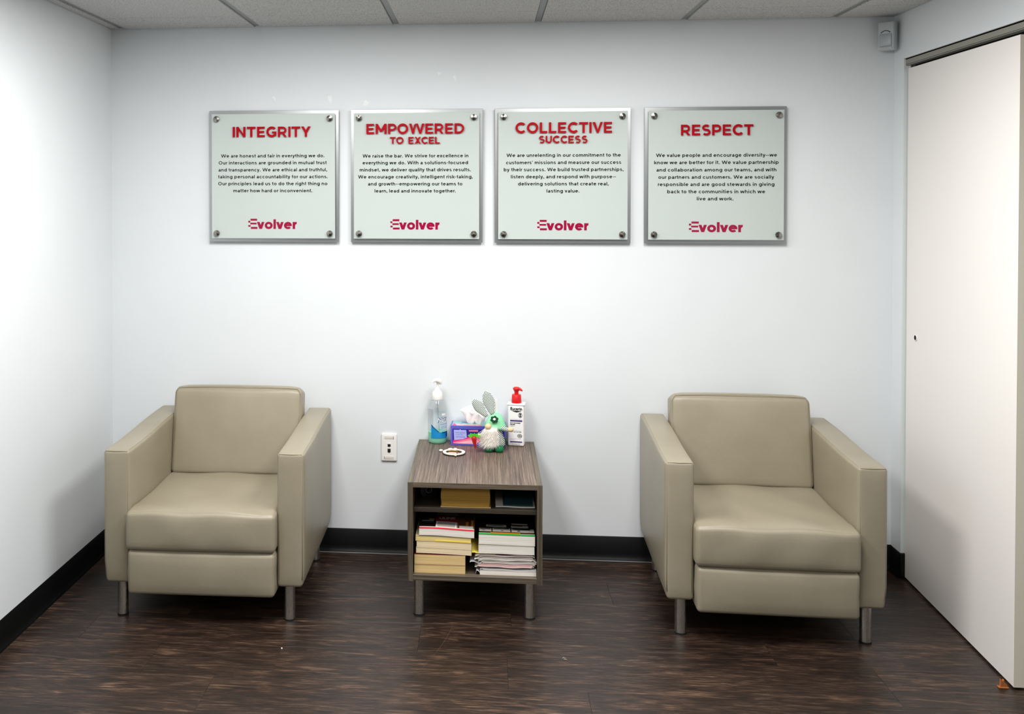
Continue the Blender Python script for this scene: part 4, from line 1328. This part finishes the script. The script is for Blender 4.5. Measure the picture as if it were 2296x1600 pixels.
# flower
fl = MB()
for k in range(6):
    a = 2 * PI * k / 6 + .3
    fl.add(ellip(.001 + .0105 * math.cos(a), -.040, .136 + .0095 * math.sin(a), .0068, .003, .0065, 12, 8))
fl.add(ellip(.001, -.040, .136, .0085, .0034, .008, 12, 8))
fo = obj('flower', fl, M_dgreen2, gn, 60)
fo.rotation_euler = (0, 0, 0)
obj('flower_centre', ellip(.001, -.0435, .1375, .0062, .0025, .0055, 14, 8), M_plastic, fo, 60)
# beard: base plus tapered strands
random.seed(11)
bd = MB()
bd.add(lathe([(.001, .024), (.009, .036), (.018, .055), (.024, .075), (.025, .092), (.016, .102)], 24, 1, .62), Matrix.Translation((-.012, -.040, 0)))
for i in range(900):
    u = random.random()
    a = random.uniform(-1.25, 1.25)
    x0 = -.011 + .024 * math.sin(a) * (.75 + .25 * random.random())
    y0 = -.034 - .016 * math.cos(a)
    z0 = .104 - .055 * u
    L_ = random.uniform(.022, .040) * (1.15 - .3 * abs(a))
    spread = .012 * math.sin(a) - .006 + random.uniform(-.005, .005)
    x1, y1, z1 = x0 + spread, y0 - .006 - random.random() * .005, z0 - L_ * .55
    x2, y2, z2 = x0 + spread * 1.9 + random.uniform(-.003, .003), y0 - .005 - random.random() * .004, z0 - L_
    w = .0008
    bd.add(([Vector((x0 - w, y0, z0)), Vector((x0 + w, y0, z0)), Vector((x1 + w, y1, z1)), Vector((x1 - w, y1, z1)), Vector((x2, y2, z2)), Vector((x0, y0 - .0012, z0)), Vector((x1, y1 - .0012, z1))],
            [[0, 1, 2, 3], [3, 2, 4], [1, 5, 6, 2], [5, 0, 3, 6], [2, 6, 4], [6, 3, 4]]))
bo = obj('beard', bd, M_fur, gn, 60)
bo['kind'] = 'stuff'
# arms with sleeves and wooden hands
obj('sleeve', tube([(.030, -.022, .098), (.046, -.030, .095), (.060, -.036, .094)], [.0085, .009, .0088], 12), M_hound, gn, 60)
obj('hand', ellip(.067, -.038, .0955, .0135, .010, .0098), M_wood, gn, 60)
obj('sleeve', tube([(-.034, -.022, .088), (-.050, -.032, .072), (-.056, -.036, .068)], [.008, .0085, .0082], 12), M_hound, gn, 60)
obj('hand', ellip(-.062, -.040, .066, .0095, .009, .0115), M_wood, gn, 60)

# carrot held by the gnome
ct = thing('toy_carrot', 'small red toy carrot with green leaves held by the gnome', 'toy', (1.622, -.228, ZT + .0175))
obj('root', MB().add(lathe([(.0005, 0), (.003, .006), (.0075, .024), (.0105, .040), (.0115, .048), (.008, .0525), (.002, .053)], 24), Matrix.Rotation(math.radians(-8), 4, 'Y')), plain('red_satin', '#b3121a', .4), ct, 60)
lv = MB()
for ang, L_, w in ((-75, .030, .006), (-38, .028, .0055), (8, .024, .005), (48, .028, .0055), (78, .032, .0058), (-100, .020, .005)):
    a = math.radians(ang)
    d = Vector((math.sin(a), -.15, math.cos(a) * .75))
    sd = Vector((math.cos(a), 0, -math.sin(a)))
    p0 = Vector((-.007, 0, .051))
    pts = [p0, p0 + d * L_ * .5 + sd * w, p0 + d * L_ * .9, p0 + d * L_ * .5 - sd * w]
    for off in (0, .0008): pass
    v = [q for q in pts] + [q + Vector((0, .0012, 0)) for q in pts]
    lv.add((v, [[0, 1, 2, 3], [7, 6, 5, 4], [0, 4, 5, 1], [1, 5, 6, 2], [2, 6, 7, 3], [3, 7, 4, 0]]))
obj('leaves', lv, plain('lime_felt', '#49c21e', .8), ct, 0)

# bangle key ring with beads
kr = thing('beaded_keyring', 'white oval bangle keyring with dark rim and beads at the table front', 'keyring', (1.534, -.240, ZT))
def ringp(r0, r1, z0, z1, n=48):
    return lathe([(r0, z0), (r1, z0), (r1, z1), (r0, z1), (r0, z0)], n, cap=False)
obj('rim', ringp(.034, .0468, 0, .0045), plain('black_enamel', '#0c0a0b', .35), kr, 40)
obj('ring', ringp(.0335, .0458, .0046, .0080), plain('cream_enamel', '#f2e9df', .3), kr, 40)
bds = MB()
for bx, by, rx, ry in ((-.054, .024, .0085, .006), (-.016, .048, .011, .006), (.002, .052, .008, .005), (-.026, .058, .010, .003)):
    bds.add(ellip(bx, by, .0052, rx, ry, .005, 14, 8))
for k, (bx, by, rx, ry) in enumerate(((-.054, .024, .0085, .006), (-.016, .048, .011, .0058), (.004, .052, .008, .005))):
    obj('bead', ellip(bx, by, .0052, rx, ry, .005, 16, 8), plain('pearl_bead_%d' % k, '#f0e2d6', .3), kr, 60)
obj('cord', tube([(-.046, .012, .003), (-.044, .030, .003), (-.030, .044, .003), (-.008, .046, .002), (.012, .050, .002), (.034, .040, .003), (.044, .020, .003)], .0028, 8), plain('dark_plum_cord', '#2a1520', .6), kr, 60)
m = MB().add(tube([(-.026, .004, .008), (-.012, .012, .0095), (.004, .006, .0095), (.014, .012, .0095), (.026, .002, .009)], .0022, 8))
m.add(tube([(.010, .004, .0095), (.014, -.014, .0095), (.013, -.036, .0095)], .0028, 8))
obj('chain', m, plain('brass', '#a98c4e', .3, metal=1), kr, 60)
obj('charm', rbox(.003, .0125, -.058, -.036, .004, .0115, .002, (10, 10, 10)), plain('cream_charm', '#efe3cf', .35), kr, 40)
obj('tag_plate', prism([(-.028, -.004), (.016, -.010), (.020, .006), (-.018, .014)], .0012, .0030, 'z'), plain('pale_tag', '#d9b9a6', .4), kr, 0)

# lint and crumbs on the floor
tag(obj('paper_crumb', rbox(-.0022, .0022, -.003, .003, 0, .0035, .0008, (10, 10, 10)), M_plastic, None, 40, loc=(.963, -.951, .0003), rot=(0, 0, .4)), 'tiny white paper crumb on the dark floor before left armchair', 'crumb')
m = MB().add(tube([(-.005, 0, .001), (-.001, .003, .004), (.004, -.001, .002), (.007, .003, .0012)], .0009, 6)).add(tube([(-.001, -.004, .001), (.003, -.007, .0012), (.010, -.006, .001)], .0007, 6))
tag(obj('lint_bit', m, plain('pale_lint', '#b8aa98', .8), None, 40, loc=(1.926, -.938, .0003)), 'tiny pale bit of lint on the floor right of the table', 'lint')
